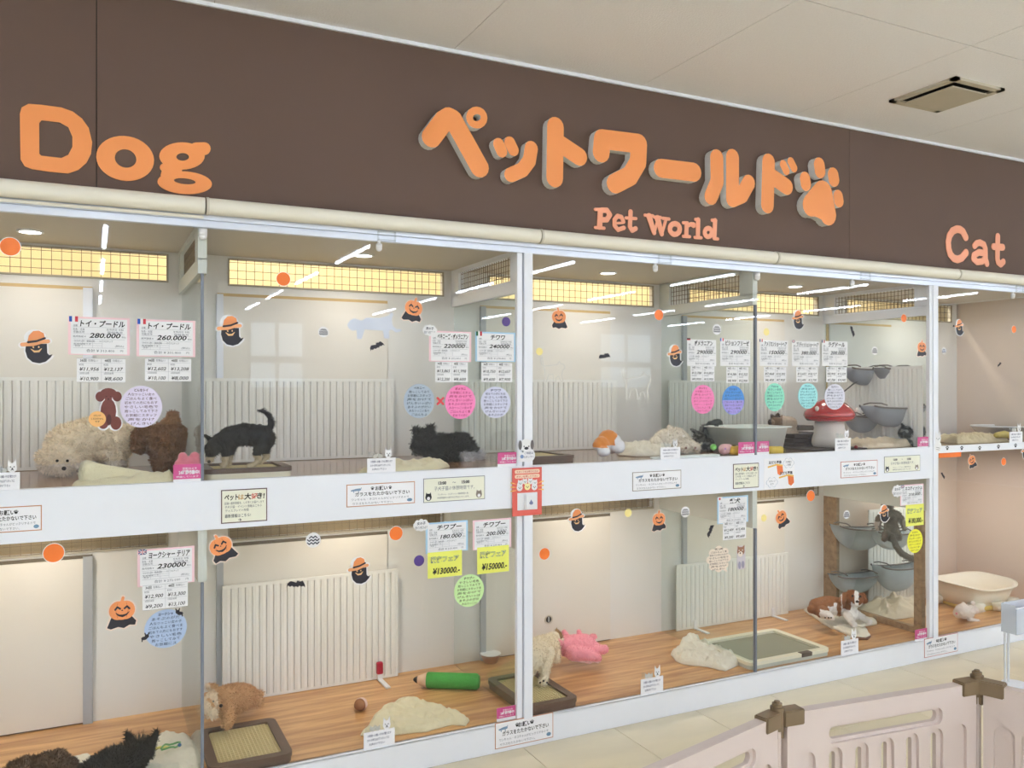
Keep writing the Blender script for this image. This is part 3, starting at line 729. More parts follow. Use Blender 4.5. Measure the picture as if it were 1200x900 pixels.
# ================================================================ HALLOWEEN STICKERS ON THE GLASS
def sticker(kind, px, py, label, rot=0, s=1.0, mirror=1):
    p = at(px, py, 0); nm = {'pumpkin': 'pumpkin_sticker', 'ghost': 'ghost_sticker', 'bat': 'bat_sticker', 'orange': 'orange_dot_sticker', 'purple': 'purple_dot_sticker', 'yellow': 'yellow_dot_sticker', 'zigzag': 'zigzag_sticker'}[kind]
    t = thing(nm, label, 'sticker', (p.x, -.0002, p.z), 'halloween window stickers'); t.scale = (s * mirror, 1, s); t.rotation_euler = (0, math.radians(rot), 0)
    def P(name, polys, m, lay, holes=()):
        key = (kind, name)
        if key not in SM: SM[key] = None; bm = plate(polys, .0006, holes, -.0006 * lay); me = bpy.data.meshes.new(name); bm.to_mesh(me); bm.free(); me.materials.append(m); SM[key] = me
        link(name, SM[key], None, t)
    if kind in ('orange', 'purple', 'yellow'):
        r = .030 if kind == 'orange' else .0215
        if kind == 'orange': P('white_rim', [circ((0, 0), r + .0025, 28)], STW, 1)
        P('disc', [circ((0, 0), r, 28)], {'orange': SORANGE, 'purple': PURPLE, 'yellow': YELLOWD}[kind], 2)
    elif kind == 'zigzag':
        P('disc', [circ((0, 0), .028, 28)], STW, 1); z = []
        for i in range(-2, 3):
            for j in range(-4, 4):
                a = (j * .0072, i * .0115 + (.0032 if j % 2 else -.0032)); b = ((j + 1) * .0072, i * .0115 + (-.0032 if j % 2 else .0032))
                if math.hypot(*a) < .026 and math.hypot(*b) < .026: z += stroke([a, b], .0021, 6)
        P('zigzag_print', z, mat('zigzag_ink', (40, 42, 60), .5), 2)
    elif kind == 'bat':
        P('bat_shape', [[(0, .004), (.004, .014), (.007, .010), (.011, .014), (.013, .008), (.026, .012), (.036, -.004), (.038, -.016), (.030, -.009), (.022, -.013), (.014, -.008), (.008, -.015), (0, -.010), (-.008, -.014), (-.016, -.008), (-.024, -.013), (-.032, -.006), (-.038, -.015), (-.034, .002), (-.024, .011), (-.010, .008)]], CAPE, 1)
    elif kind == 'pumpkin':
        head = [circ((-.012, .012), .030, 22, .033), circ((.012, .012), .030, 22, .033), circ((0, .012), .030, 22, .034), stroke([(0, .042), (.003, .056)], .005, 10)[0]]
        cape = [[(-.034, -.010), (-.048, -.046), (-.036, -.052), (-.012, -.046), (.006, -.052), (.024, -.042), (.042, -.044), (.046, -.030), (.030, -.010)]]
        P('white_rim', [circ((-.012, .012), .034, 22, .037), circ((.012, .012), .034, 22, .037), stroke([(0, .04), (.003, .058)], .008, 10)[0], [(-.040, -.006), (-.053, -.050), (-.036, -.057), (-.012, -.051), (.008, -.057), (.026, -.047), (.046, -.049), (.051, -.028), (.034, -.006)]], mat('sticker_rim', (244, 226, 214), .5), 1)
        P('black_cape', cape, CAPE, 2); P('pumpkin_head', head, PUMPK, 3)
        P('pumpkin_grooves', stroke([(-.014, .038), (-.020, .012), (-.014, -.014)], .0009, 6) + stroke([(.014, .038), (.020, .012), (.014, -.014)], .0009, 6), mat('groove_orange', (206, 116, 62), .6), 3.6)
        P('face', stroke([(-.022, .016), (-.015, .025), (-.006, .018)], .0032, 8) + stroke([(.008, .018), (.016, .025), (.024, .016)], .0032, 8) + [[(-.003, .010), (.004, .010), (.0005, .015)]] + stroke([(-.020, .004), (-.010, -.005), (.002, -.008), (.014, -.004), (.023, .005)], [.001, .003, .0045, .003, .001], 8), CAPE, 4)
    elif kind == 'ghost':
        bodyp = [(-.030, .010), (-.032, -.012), (-.026, -.034), (-.012, -.048), (.008, -.052), (.026, -.046), (.040, -.032), (.045, -.022), (.036, -.025), (.030, -.018), (.029, .012)]
        P('white_rim', [[(x * 1.14, z * 1.1) for x, z in bodyp], circ((-.004, .030), .032, 20, .028), stroke([(-.042, .006), (.034, .022)], .010, 10)[0]], STW, 1)
        P('ghost_body', [bodyp], CAPE, 2)
        P('hat_crown', [[(-.026, .018), (-.022, .038), (-.010, .052), (.006, .054), (.020, .046), (.024, .026), (.000, .016)]], PUMPK, 3)
        P('hat_brim', stroke([(-.040, .008), (-.010, .010), (.012, .018), (.032, .020)], .0065, 10), mat('hat_brim', (240, 168, 116), .5), 4)
        P('hat_band', stroke([(-.024, .016), (.000, .020), (.023, .030)], .0035, 8), CAPE, 5)
        P('grin', stroke([(-.016, -.006), (-.006, -.014), (.006, -.013), (.014, -.004)], [.001, .0032, .0032, .001], 8) + stroke([(-.010, .001), (-.009, -.001)], .0022, 8) + stroke([(.006, .002), (.006, 0)], .0022, 8), mat('grin_cream', (244, 196, 140), .5), 3)
    return t
SM = {}
for k_, x_, y_, lab, rot, s_, mi in (
    ('pumpkin', 143, 719, 'pumpkin in black cape sticker left of the round blue terrier note', 0, .95, 1), ('pumpkin', 260, 643, 'tilted pumpkin sticker just right of the lower left divider', -22, .9, -1),
    ('pumpkin', 484, 364, 'pumpkin sticker high on the glass above the white speech bubble', 12, .85, 1), ('pumpkin', 655, 374, 'pumpkin sticker on the upper pane just right of the middle post', -5, .80, -1),
    ('pumpkin', 772, 611, 'smiling pumpkin sticker under the middle request sign', -2, .82, 1), ('pumpkin', 916, 608, 'tilted pumpkin sticker right of the shiba price card', -28, .85, -1),
    ('pumpkin', 1139, 541, 'small pumpkin sticker under the paw print shelf', -20, .72, -1), ('pumpkin', 1080, 409, 'pumpkin sticker beside the right post, upper glass', 0, .80, 1),
    ('ghost', 43, 407, 'ghost in orange hat sticker at the far left of the glass', 0, 1.0, 1), ('ghost', 270, 388, 'ghost in orange hat sticker right of the left divider', 0, 1.0, 1),
    ('ghost', 421, 669, 'ghost in orange hat sticker over the tall lower pen panel', 0, .95, 1), ('ghost', 791, 417, 'ghost in orange hat sticker left of the Pomeranian price card', 0, .92, 1),
    ('ghost', 676, 610, 'ghost in orange hat sticker right of the red doorbell board', 0, .90, 1), ('ghost', 935, 375, 'ghost in orange hat sticker above the cat price cards', 0, .88, 1),
    ('ghost', 1124, 384, 'ghost in orange hat sticker right of the right post', 0, .85, 1), ('ghost', 1036, 602, 'ghost in orange hat sticker in front of the climbing grey cat', 0, .85, 1),
    ('ghost', 1202, 530, 'ghost sticker cut by the right picture edge', 0, .9, 1),
    ('bat', 441, 405, 'dark bat sticker under the white terrier cut-out', -25, .8, 1), ('bat', 347, 684, 'black bat sticker over the tall lower pen panel', 5, .9, 1),
    ('bat', 708, 417, 'black bat sticker above the orange and white plush', -10, .8, 1), ('bat', 832, 622, 'steeply tilted bat sticker left of the shiba price card', -62, .85, 1),
    ('bat', 999, 388, 'tilted bat sticker above the rightmost cat price card', 65, .8, 1), ('bat', 1171, 427, 'small bat sticker in the rightmost compartment', -35, .5, 1), ('bat', 1105, 557, 'half hidden bat sticker beside the right post', 50, .6, 1), ('bat', 1119, 382, 'small dark bat sticker touching a ghost sticker', 0, .5, 1),
    ('zigzag', 379, 389, 'black and white zigzag disc left of the terrier cut-out', 0, .72, 1), ('zigzag', 367, 633, 'black and white zigzag disc right of the lower left pumpkin', 0, 1, 1),
    ('zigzag', 840, 386, 'zigzag disc above the two puppy price cards', 0, .9, 1), ('zigzag', 1025, 411, 'zigzag disc right of the cat price cards', 0, .8, 1), ('zigzag', 803, 600, 'zigzag disc between a pumpkin and the shiba card', 0, .9, 1),
    ('zigzag', 992, 603, 'zigzag disc left of the climbing grey cat', 0, .8, 1), ('zigzag', 1106, 411, 'zigzag disc at the edge of the right post', 0, .7, 1),
    ('orange', 12, 289, 'orange disc at the top left corner of the glass', 0, .95, 1), ('orange', 332, 327, 'orange disc over the second yellow grille', 0, .82, 1), ('orange', 63, 648, 'orange disc under the left request sign', 0, 1, 1),
    ('orange', 464, 625, 'orange disc left of the blue-edged price card', 0, .88, 1), ('orange', 638, 649, 'orange disc beside the middle post, lower glass', 0, .82, 1), ('orange', 772, 369, 'orange disc above the ghost beside the puppy cards', 0, .8, 1),
    ('orange', 950, 581, 'orange disc right of the tilted pumpkin', 0, .9, 1), ('orange', 1059, 373, 'orange disc above the bust pumpkin near the right post', 0, .7, 1), ('orange', 1188, 386, 'orange disc in the rightmost upper pane', 0, .7, 1), ('orange', 1176, 541, 'orange disc under the paw print shelf', 0, .72, 1),
    ('purple', 593, 377, 'purple disc above the chihuahua price card', 0, .9, 1), ('purple', 491, 657, 'purple disc left of the yellow sale slip', 0, 1, 1),
    ('yellow', 632, 412, 'pale yellow disc right of the middle post', 0, .75, 1), ('yellow', 736, 601, 'pale yellow disc between ghost and pumpkin', 0, .85, 1), ('yellow', 895, 607, 'pale yellow disc left of the tilted pumpkin', 0, .8, 1), ('yellow', 898, 389, 'pale yellow disc above the first cat price card', 0, .85, 1)):
    o = sticker(k_, x_, y_, lab, rot, s_, mi)
# white cut-out of a terrier
def cutout(px, py, label, scale=1.0, outline=True, m=STW, flip=1):
    p = at(px, py, 0); t = thing('animal_cutout_sticker', label, 'sticker', (p.x, -.0002, p.z))
    dogp = [(-.13, .018), (-.115, .040), (-.095, .050), (-.075, .044), (-.06, .040), (-.035, .055), (.03, .056), (.075, .070), (.088, .085), (.098, .078), (.090, .050), (.095, .020), (.115, .004), (.135, .006), (.14, -.004), (.112, -.012), (.088, .002), (.075, -.006), (.078, -.042), (.052, -.042), (.045, -.005), (-.045, -.002), (-.06, -.048), (-.082, -.048), (-.085, -.006), (-.105, -.010), (-.122, .000)]
    bm = plate([[(x * scale * flip, z * scale) for x, z in dogp]], .0006, (), -.0007)
    fin(bm, 'terrier_shape', m, t, local=True)
FROST = mat('frosted_film', (222, 229, 244), .5, .01, alpha=.9); FROST2 = mat('pale_film', (252, 250, 244), .5, .01, alpha=.7)
cutout(438, 386, 'frosted white standing terrier cut-out on the second pane', .80, m=FROST)
def catline(px, py, label, s):  # pale translucent cat outline laid flat on the outer pane
    p = at(px, py, 0); t = thing('cat_outline_on_glass', label, 'sticker', (p.x, -.0002, p.z))
    pts = [(-.075, .075), (-.085, .06), (-.08, .03), (-.06, .02), (.03, .03), (.045, .05), (.055, .035), (.075, .032), (.085, .012), (.07, -.002), (.06, -.03), (.07, -.07), (.055, -.072), (.04, -.04), (.02, -.05), (.02, -.074), (.005, -.074), (.0, -.03), (-.03, -.03), (-.045, -.072), (-.06, -.072), (-.055, -.03), (-.06, .0)]
    P = []
    for a, b in zip(pts, pts[1:] + pts[:1]): P += stroke([(a[0] * s, a[1] * s), (b[0] * s, b[1] * s)], .0022, 6)
    fin(plate(P, .0006, (), -.0007), 'cat_outline', FROST2, t, local=True)
catline(746, 449, 'pale outline of a walking cat above the cream cloth', .95); catline(648, 433, 'fainter pale cat outline near the middle post', .7)
# paw prints along the cat shelf
for k, (x_, y_) in enumerate(((1110, 525.5), (1127, 525.5), (1148, 525.5), (1170, 524), (1190, 522.5))):
    p = at(x_, y_, -.012); P = [circ((0, -.003), .008, 12, .006)] + [circ((a, b), .0032, 8, .004) for a, b in ((-.009, .005), (-.003, .010), (.004, .010), (.010, .005))]
    bm = plate(P, .0005, (), -.0007); o = fin(bm, 'paw_print_sticker', CAPE); o.location = (p.x, -.012, p.z)
    tag(o, 'small black paw print on the cat shelf edge, ' + ['first beside the post', 'second from the post', 'third from the post', 'fourth from the post', 'fifth, nearest the picture edge'][k], 'sticker', 'paw prints on the shelf edge')

# ================================================================ PRICE CARDS AND NOTES
def gl(x0, y0, x1, y1, y=0.0):
    xm = (x0 + x1) / 2; a, b = at(x0, y0, y).x, at(x1, y0, y).x; k = mpp(xm, y)
    return (a + b) / 2, EYE + (YH - (y0 + y1) / 2) * k, b - a, (y1 - y0) * k
LINEM = mat('form_lines', (150, 152, 162), .7, .02)
def flag(t, kind, x, z, w, h, y):
    col = lambda n, c: mat('flag_' + n, c, .6, .02)
    def bx(n, m, a, b, c, d, l=0): fin(box(NB(), a, b, y - .0004 * l, y + .0003, c, d), n, m, f if n != 'flag' else t, local=True)
    b0 = NB(); box(b0, x - w / 2, x + w / 2, y, y + .0004, z - h / 2, z + h / 2); f = fin(b0, 'flag', col('white', (240, 240, 240)), t, local=True)
    if kind in ('fr', 'mx', 'us'):
        c1, c2 = {'fr': ((40, 92, 190), (214, 70, 84)), 'mx': ((40, 120, 80), (200, 50, 60)), 'us': ((60, 70, 120), (200, 90, 100))}[kind]
        bx('stripe', col(kind + '1', c1), x - w / 2, x - w / 6, z - h / 2, z + h / 2, 1); bx('stripe', col(kind + '2', c2), x + w / 6, x + w / 2, z - h / 2, z + h / 2, 1)
    elif kind == 'de':
        bx('stripe', col('black', (40, 36, 36)), x - w / 2, x + w / 2, z + h / 6, z + h / 2, 1); bx('stripe', col('red', (190, 50, 60)), x - w / 2, x + w / 2, z - h / 6, z + h / 6, 1)
    elif kind == 'gb':
        q = NB(); box(q, x - w / 2, x + w / 2, y - .0002, y, z - h / 2, z + h / 2); fin(q, 'field', col('navy', (70, 80, 130)), f, local=True)
        q = plate(stroke([(x - w / 2 + .001, z - h / 2 + .001), (x + w / 2 - .001, z + h / 2 - .001)], .001, 6) + stroke([(x - w / 2 + .001, z + h / 2 - .001), (x + w / 2 - .001, z - h / 2 + .001)], .001, 6) + stroke([(x, z - h / 2 + .001), (x, z + h / 2 - .001)], .0016, 6) + stroke([(x - w / 2 + .001, z), (x + w / 2 - .001, z)], .0016, 6), .0003, (), y - .0005); fin(q, 'saltire', col('white', (240, 240, 240)), f, local=True)
        q = plate(stroke([(x, z - h / 2 + .001), (x, z + h / 2 - .001)], .0009, 6) + stroke([(x - w / 2 + .001, z), (x + w / 2 - .001, z)], .0009, 6), .0002, (), y - .0007); fin(q, 'cross', col('red2', (200, 50, 70)), f, local=True)
    elif kind == 'jp':
        q = plate([circ((x - w * .1, z), h * .3, 14)], .0003, (), y - .0004); fin(q, 'disc', col('red', (200, 50, 60)), f, local=True)
def card(bb, breed, price, total, fl_, backc, label, inner=None, bb_back=None):
    x, z, W_, H_ = gl(*bb); t = thing('price_card', label, 'price card', (x, -.0006, z), 'handwritten price cards')
    # backing paper a little larger than the white form
    if backc: fin(box(NB(), -W_ / 2 - .008, W_ / 2 + .008, -.0004, .0004, -H_ / 2 - .003, H_ / 2 + .006), 'backing_paper', backc, t, local=True)
    fin(box(NB(), -W_ / 2, W_ / 2, -.0012, -.0004, -H_ / 2, H_ / 2), 'form', PAPER, t, local=True)
    y = -.0016; b = NB()
    letters(b, breed, W_ * .06, H_ * .29, H_ * .20, y, 'C', .028, 2, .15, width=W_ * (.80 if len(breed) > 6 else .64 if len(breed) > 3 else .40))
    letters(b, price, W_ * .10, -H_ * .035, H_ * .19, y, 'C', .022, 2, .25, width=W_ * .56)
    fin(b, 'brush_lettering', BLACK, t, local=True, kind='stuff')
    b = NB()
    for s, xx, zz, sz, wd in (('品種', -.42, .30, .06, .07), ('毛色・毛質', -.36, .19, .07, .20), ('生年月日 令和', .28, .20, .06, .30), ('登録番号', .28, .12, .06, .28), ('性別', -.42, .12, .06, .07), ('出生地', -.33, .12, .06, .14), ('販売価格 ¥', -.35, -.01, .06, .22), ('税込', .44, -.01, .05, .08), ('ワクチン代・健康診断', -.26, -.14, .06, .36), ('マイクロチップ', .12, -.14, .06, .24), ('合計', -.38, -.27, .06, .10), ('合計 ¥ ' + total, .02, -.41, .085, .50), ('生命保障つき', -.30, -.22, .05, .3), ('円', .40, -.41, .06, .05), ('(税込)', .36, -.27, .06, .16)):
        letters(b, s, xx * W_, zz * H_ - sz * H_ * .35, sz * H_ * 1.1, y, 'C', .0, 1, 0, width=wd * W_)
    fin(b, 'printed_text', INKG, t, local=True, kind='stuff')
    b = NB()
    for zz in (.26, .07, -.08, -.33): flat(b, -W_ * .46, W_ * .46, zz * H_, zz * H_ + .0006, y)
    for zz in (-.14, -.20, -.26): flat(b, -W_ * .46, W_ * .05, zz * H_, zz * H_ + .0005, y)
    for xx in (-.30, -.12, .05): flat(b, xx * W_, xx * W_ + .0005, -.33 * H_, -.08 * H_, y)
    fin(b, 'form_lines', LINEM, t, local=True, kind='stuff')
    if fl_: flag(t, fl_, -W_ / 2 + .008, H_ / 2 - .002, .026 if backc else .02, .018 if backc else .014, y - .0002)
    return t
def sub(bb, v, label, head=('36回', '48回')):
    x, z, W_, H_ = gl(*bb); t = thing('instalment_card', label, 'price card', (x, -.0006, z), 'instalment slips')
    fin(box(NB(), -W_ / 2, W_ / 2, -.0010, -.0002, -H_ / 2, H_ / 2), 'slip', PAPER, t, local=True)
    b = NB(); y = -.0013; q = NB()
    for i in (0, 1):
        xc = (-.25 + .5 * i) * W_
        letters(q, head[i], xc - .12 * W_, .36 * H_, .13 * H_, y, 'C', .02, 2, 0, width=.13 * W_)
        letters(b, '均等払い', xc + .08 * W_, .36 * H_, .11 * H_, y, 'C', 0, 1, 0, width=.2 * W_)
        letters(q, '¥' + v[i], xc, -.02 * H_, .20 * H_, y, 'C', .012, 2, .25, width=.40 * W_)
        letters(b, '初回', xc - .16 * W_, .20 * H_, .09 * H_, y, 'C', 0, 1, 0); letters(b, '2回目以降', xc - .10 * W_, -.16 * H_, .09 * H_, y, 'C', 0, 1, 0, width=.2 * W_)
        letters(q, '¥' + v[i + 2], xc, -.42 * H_, .20 * H_, y, 'C', .012, 2, .25, width=.38 * W_)
    fin(q, 'brush_lettering', BLACK, t, local=True, kind='stuff'); fin(b, 'printed_text', INKG, t, local=True, kind='stuff')
    b = NB(); flat(b, -.0003, .0003, -.48 * H_, .48 * H_, y)
    for zz in (.30, -.08): flat(b, -.48 * W_, .48 * W_, zz * H_, zz * H_ + .0005, y)
    for a_ in ((-.5, .5, .49, .5), (-.5, .5, -.5, -.49)): flat(b, a_[0] * W_, a_[1] * W_, a_[2] * H_, a_[3] * H_, y)
    fin(b, 'form_lines', LINEM, t, local=True, kind='stuff')
card((83, 374, 149, 415), 'トイ・プードル', '280.000', '313.400', 'fr', PINKP, 'pink-edged price card above the brown poodle photo cut-out, reading トイ・プードル 280.000')
card((163, 377, 226, 417), 'トイ・プードル', '260.000', '301.400', 'fr', PINKP, 'pink-edged price card left of the left divider, reading トイ・プードル 260.000')
card((505, 390, 550, 423), 'ペキニーズ・ポメラニアン', '220000', '252.400', None, PINKP, 'pink-edged price card above the bright pink round note, reading ペキニーズ・ポメラニアン 220000')
card((559, 391, 602, 423), 'チワワ', '240000', '278.400', 'mx', BLUEP, 'blue-edged price card with Mexican flag reading チワワ 240000')
card((805, 398, 839, 429), 'ポメラニアン', '290000', '329.400', 'de', None, 'price card reading ポメラニアン 290000 behind the divider line')
card((844, 398, 879, 429), 'ビションフリーゼ', '290000', '329.400', 'fr', None, 'price card above the blue and lilac oval note, reading ビションフリーゼ 290000')
card((890, 399, 923, 429), 'アメリカンショートヘア', '150000', '189.400', 'us', None, 'price card above the mint oval note, reading アメリカンショートヘア 150000')
card((928, 400, 960, 429), 'ブリティッシュショートヘア', '380.000', '419.400', 'gb', None, 'price card above the pale aqua oval note, reading ブリティッシュショートヘア')
card((963, 400, 993, 429), 'ラグドール', '200.000', '239.400', 'us', None, 'rightmost upper price card reading ラグドール 200.000')
card((164, 644, 225, 684), 'ヨークシャー テリア', '230000', '272.000', 'gb', PINKP, 'lower left price card reading ヨークシャーテリア 230000')
card((501, 613, 546, 646), 'チワプー', '180.000', '219.400', None, BLUEP, 'blue-edged price card reading チワプー 180.000 with yellow slip')
card((556, 610, 597, 642), 'チワプー', '200.000', '239.400', None, PINKP, 'pink-edged price card reading チワプー 200.000 with yellow slip')
card((842, 583, 875, 612), '柴犬', '180000', '219.400', 'jp', BLUEP, 'blue-edged price card reading 柴犬 180000')
card((1056, 569, 1081, 591), 'スコティッシュ', '210.000', '249.400', 'gb', PINKP, 'small price card right of the climbing grey cat')
sub((90, 420, 147, 448), ('11,956', '12,137', '10,900', '8,600'), 'instalment slip with 11,956 above the brown poodle photo cut-out'); sub((170, 420, 224, 447), ('12,602', '13,208', '10,100', '8,000'), 'instalment slip with 12,602 above the lilac-edged round note')
sub((510, 424, 548, 448), ('13,865', '11,998', '12,200', '8,600'), 'instalment slip with 13,865 above the red cross and pink round note'); sub((564, 425, 600, 448), ('10,750', '12,657', '9,600', '7,900'), 'instalment slip with 10,750 under the blue-edged chihuahua card')
sub((809, 429, 837, 447), ('13,788', '16,853', '9,900', '15,900'), 'instalment slip with 13,788 above the pink oval note'); sub((851, 430, 877, 449), ('14,386', '15,322', '8,900', '12,900'), 'instalment slip with 14,386 above the blue and lilac oval note')
sub((895, 430, 921, 448), ('7,468', '10,302', '6,400', '7,900'), 'instalment slip above the mint oval note, right of the divider'); sub((933, 430, 958, 448), ('13,652', '18,127', '13,400', '12,700'), 'instalment slip above the pale aqua oval note'); sub((968, 430, 992, 448), ('8,902', '13,329', '7,700', '10,900'), 'rightmost upper instalment slip, in front of a grey hammock')
sub((167, 684, 220, 713), ('12,900', '13,300', '9,200', '13,100'), 'instalment slip with 12,900 in the lower left compartment'); sub((847, 611, 874, 632), ('12,409', '15,406', '9,200', '9,600'), 'instalment slip directly above the shiba photo cut-out')
# yellow sale slips
YEL = mat('yellow_paper', (238, 240, 110), .6, .02); YEL2 = mat('bright_yellow_paper', (244, 240, 60), .6, .02)
def sale(bb, price, label, rot):
    x, z, W_, H_ = gl(*bb); t = thing('sale_slip', label, 'sale slip', (x, -.0024, z), 'yellow sale slips'); t.rotation_euler = (0, math.radians(rot), 0)
    fin(box(NB(), -W_ / 2, W_ / 2, -.0004, .0004, -H_ / 2, H_ / 2), 'slip', YEL, t, local=True)
    b = NB(); letters(b, '限定フェア', 0, H_ * .12, H_ * .24, -.0006, 'C', .05, 2, 0, width=W_ * .82); fin(b, 'outlined_lettering', mat('slip_blue', (84, 120, 150), .6), t, local=True, kind='stuff')
    b = NB(); letters(b, '限定フェア', 0, H_ * .125, H_ * .23, -.0009, 'C', .0, 2, 0, width=W_ * .79); fin(b, 'inner_lettering', YEL, t, local=True, kind='stuff')
    b = NB(); letters(b, '¥' + price + '.-', W_ * .04, -H_ * .36, H_ * .32, -.0009, 'C', .03, 2, .2, width=W_ * .80); fin(b, 'brush_lettering', BLACK, t, local=True, kind='stuff')
sale((501, 646, 541, 676), '130000', 'yellow sale slip reading 限定フェア 130000, left of the two in the lower second compartment', 0); sale((559, 640, 596, 671), '150000', 'yellow sale slip reading 限定フェア 150000, beside the middle post', 0); sale((1061, 591, 1082, 616), '180,000', 'small yellow sale slip beside the climbing grey cat', 0)
# round handwritten notes
TXT = ['げんきいっぱいで', 'あそぶのがだいすき', '人なつっこい女の子です', 'ごはんもよく食べます', '初めての方にもおすすめ', 'やさしい毛色です', '抱っこしてみて下さい', 'お気軽にスタッフまで', '声をかけてね']
def note(bb, title, col, ink, label, nl=8, shape='round', tcol=None):
    x, z, W_, H_ = gl(*bb); t = thing('round_note', label, 'note', (x, -.0006, z), 'handwritten notes')
    P = [circ((0, 0), W_ / 2, 36, H_ / 2)]
    if shape == 'bubble': P = [circ((W_ * .36 * math.cos(a), H_ * .36 * math.sin(a)), W_ * .16, 14, H_ * .16) for a in [i * math.pi / 4 for i in range(8)]] + [circ((0, 0), W_ * .38, 24, H_ * .38), [(W_ * .1, -H_ * .40), (W_ * .36, -H_ * .56), (W_ * .28, -H_ * .25)]]
    if shape == 'cloud': P = [circ((W_ * .34 * math.cos(a), H_ * .26 * math.sin(a)), W_ * .16, 14, H_ * .24) for a in [i * math.pi / 4 for i in range(8)]] + [circ((0, 0), W_ * .38, 24, H_ * .38)]
    fin(plate(P, .0008, (), -.0008), 'disc', col, t, local=True)
    b = NB(); n = nl
    for i in range(n):
        zz = (.5 - (i + 1) / (n + 1)) * 1.0; hw = math.sqrt(max(.02, .25 - zz * zz)) * .84
        s = title if i == 0 else TXT[(i + len(title)) % len(TXT)]
        full = max(4, int(len(s) * min(1, hw * 2.2)))
        letters(b, s[:full], 0, zz * H_ - H_ / (n + 1) * .35, H_ / (n + 1) * .78, -.0011, 'C', .03 if i == 0 else .008, 1, .05, width=hw * 1.9 * W_ * (1 if i else .7))
    fin(b, 'handwriting', ink, t, local=True, kind='stuff')
    return t, W_, H_
RD = mat('red_ink', (170, 40, 70), .6); PUI = mat('purple_ink', (90, 60, 120), .6)
note((140.5, 452, 190, 501), 'どんなトイプードル?', mat('note_lilac', (228, 220, 244), .6), mat('plum_ink', (90, 50, 70), .6), 'lilac-edged white round note above the brown poodle', 9)
t, W_, H_ = note((473, 450, 509, 490), 'ペキニーズ', mat('note_greyblue', (176, 190, 206), .6), mat('dark_ink', (44, 50, 60), .6), 'grey-blue round note reading ペキニーズ')
note((521.5, 451, 557, 491), 'ポメラニアン', mat('note_pink', (250, 140, 196), .6), RD, 'bright pink round note right of the red cross')
note((563, 453, 598, 490), 'チワワ', mat('note_pale', (214, 216, 238), .6), INKB, 'pale lilac round note under the chihuahua price card')
note((810, 451, 837, 485), 'ポメラニアン', mat('note_pink', (250, 140, 196)), RD, 'pink oval note under the ポメラニアン card')
t, W_, H_ = note((846, 452, 872, 486), 'ビションフリーゼ', mat('note_blue', (84, 150, 222), .6), INKB, 'blue and lilac oval note beside the divider')
fin(plate([hull(circ((0, 0), W_ * .485, 36, H_ * .485)[18:] + [(W_ * .485, 0), (-W_ * .485, 0)])], .0003, (), -.0010), 'lower_half', mat('note_lav', (176, 162, 232), .6), t, local=True)
note((896, 449, 919, 482), 'アメショ', mat('note_mint', (150, 228, 204), .6), mat('green_ink', (40, 90, 84), .6), 'mint oval note beneath the アメリカンショートヘア slip')
note((935, 449, 958, 479), 'ブリティッシュ', mat('note_aqua', (168, 232, 236), .6), mat('teal_ink', (40, 100, 110), .6), 'pale aqua oval note left of the red mushroom cap')
note((966, 450, 990, 480), 'ラグドール', mat('note_white', (226, 226, 240), .6), INKB, 'whitish oval note in front of the red mushroom cap')
t, W_, H_ = note((169, 714, 219, 759), 'ヨークシャーテリア', mat('note_sky', (180, 200, 230), .6), INKB, 'sky blue round note under the terrier slips')
for (a, b_, c) in ((.0 + W_ * .28, H_ * .40, 1), (-W_ * .44, -H_ * .14, -1)):     # two tiny cut-out photos of a black and tan terrier
    q = plate([circ((a, b_), .007, 12), circ((a + .008 * c, b_ - .006), .010, 12, .006)] + stroke([(a - .004, b_ + .004), (a - .006, b_ + .011)], .002, 8) + stroke([(a + .004, b_ + .004), (a + .006, b_ + .011)], .002, 8) + stroke([(a + .014 * c, b_ - .006), (a + .015 * c, b_ - .016)], .002, 8), .0004, (), -.0014); fin(q, 'terrier_picture', CAPE, t, local=True)
note((532, 673, 567, 711), 'チワプー', mat('note_lime', (206, 240, 170), .6), mat('dkgreen_ink', (40, 70, 40), .6), 'lime green round note under the yellow slips')
note((828, 640, 856, 670), '柴犬', mat('note_cream', (240, 226, 210), .6), mat('brown_ink', (80, 50, 40), .6), 'cream speech bubble note left of the shiba photo', 8, 'bubble')
note((1063, 620, 1081, 648), 'スコティッシュ', YEL2, mat('olive_ink', (110, 90, 30), .6), 'bright yellow oval note under the small sale slip', 7)
note((495, 380, 512, 394), '男の子', STW, INKG, 'tiny white cloud bubble left of the ペキニーズ card', 2, 'cloud'); note((484, 608, 503, 623), '女の子', STW, INKG, 'tiny white cloud bubble left of the blue-edged チワプー card', 2, 'cloud'); note((1045, 568, 1058, 583), '女の子', STW, INKG, 'tiny white cloud bubble above the climbing grey cat', 2, 'cloud')
p = at(516, 470, 0); b = plate(stroke([(-.012, -.012), (.012, .012)], .0045, 10) + stroke([(-.012, .012), (.012, -.012)], .0045, 10), .001, (), -.0012); o = fin(b, 'red_cross_mark', mat('cross_red', (214, 60, 70), .5)); o.location = (p.x, 0, p.z); tag(o, 'red multiplication cross between two round notes', 'sticker')
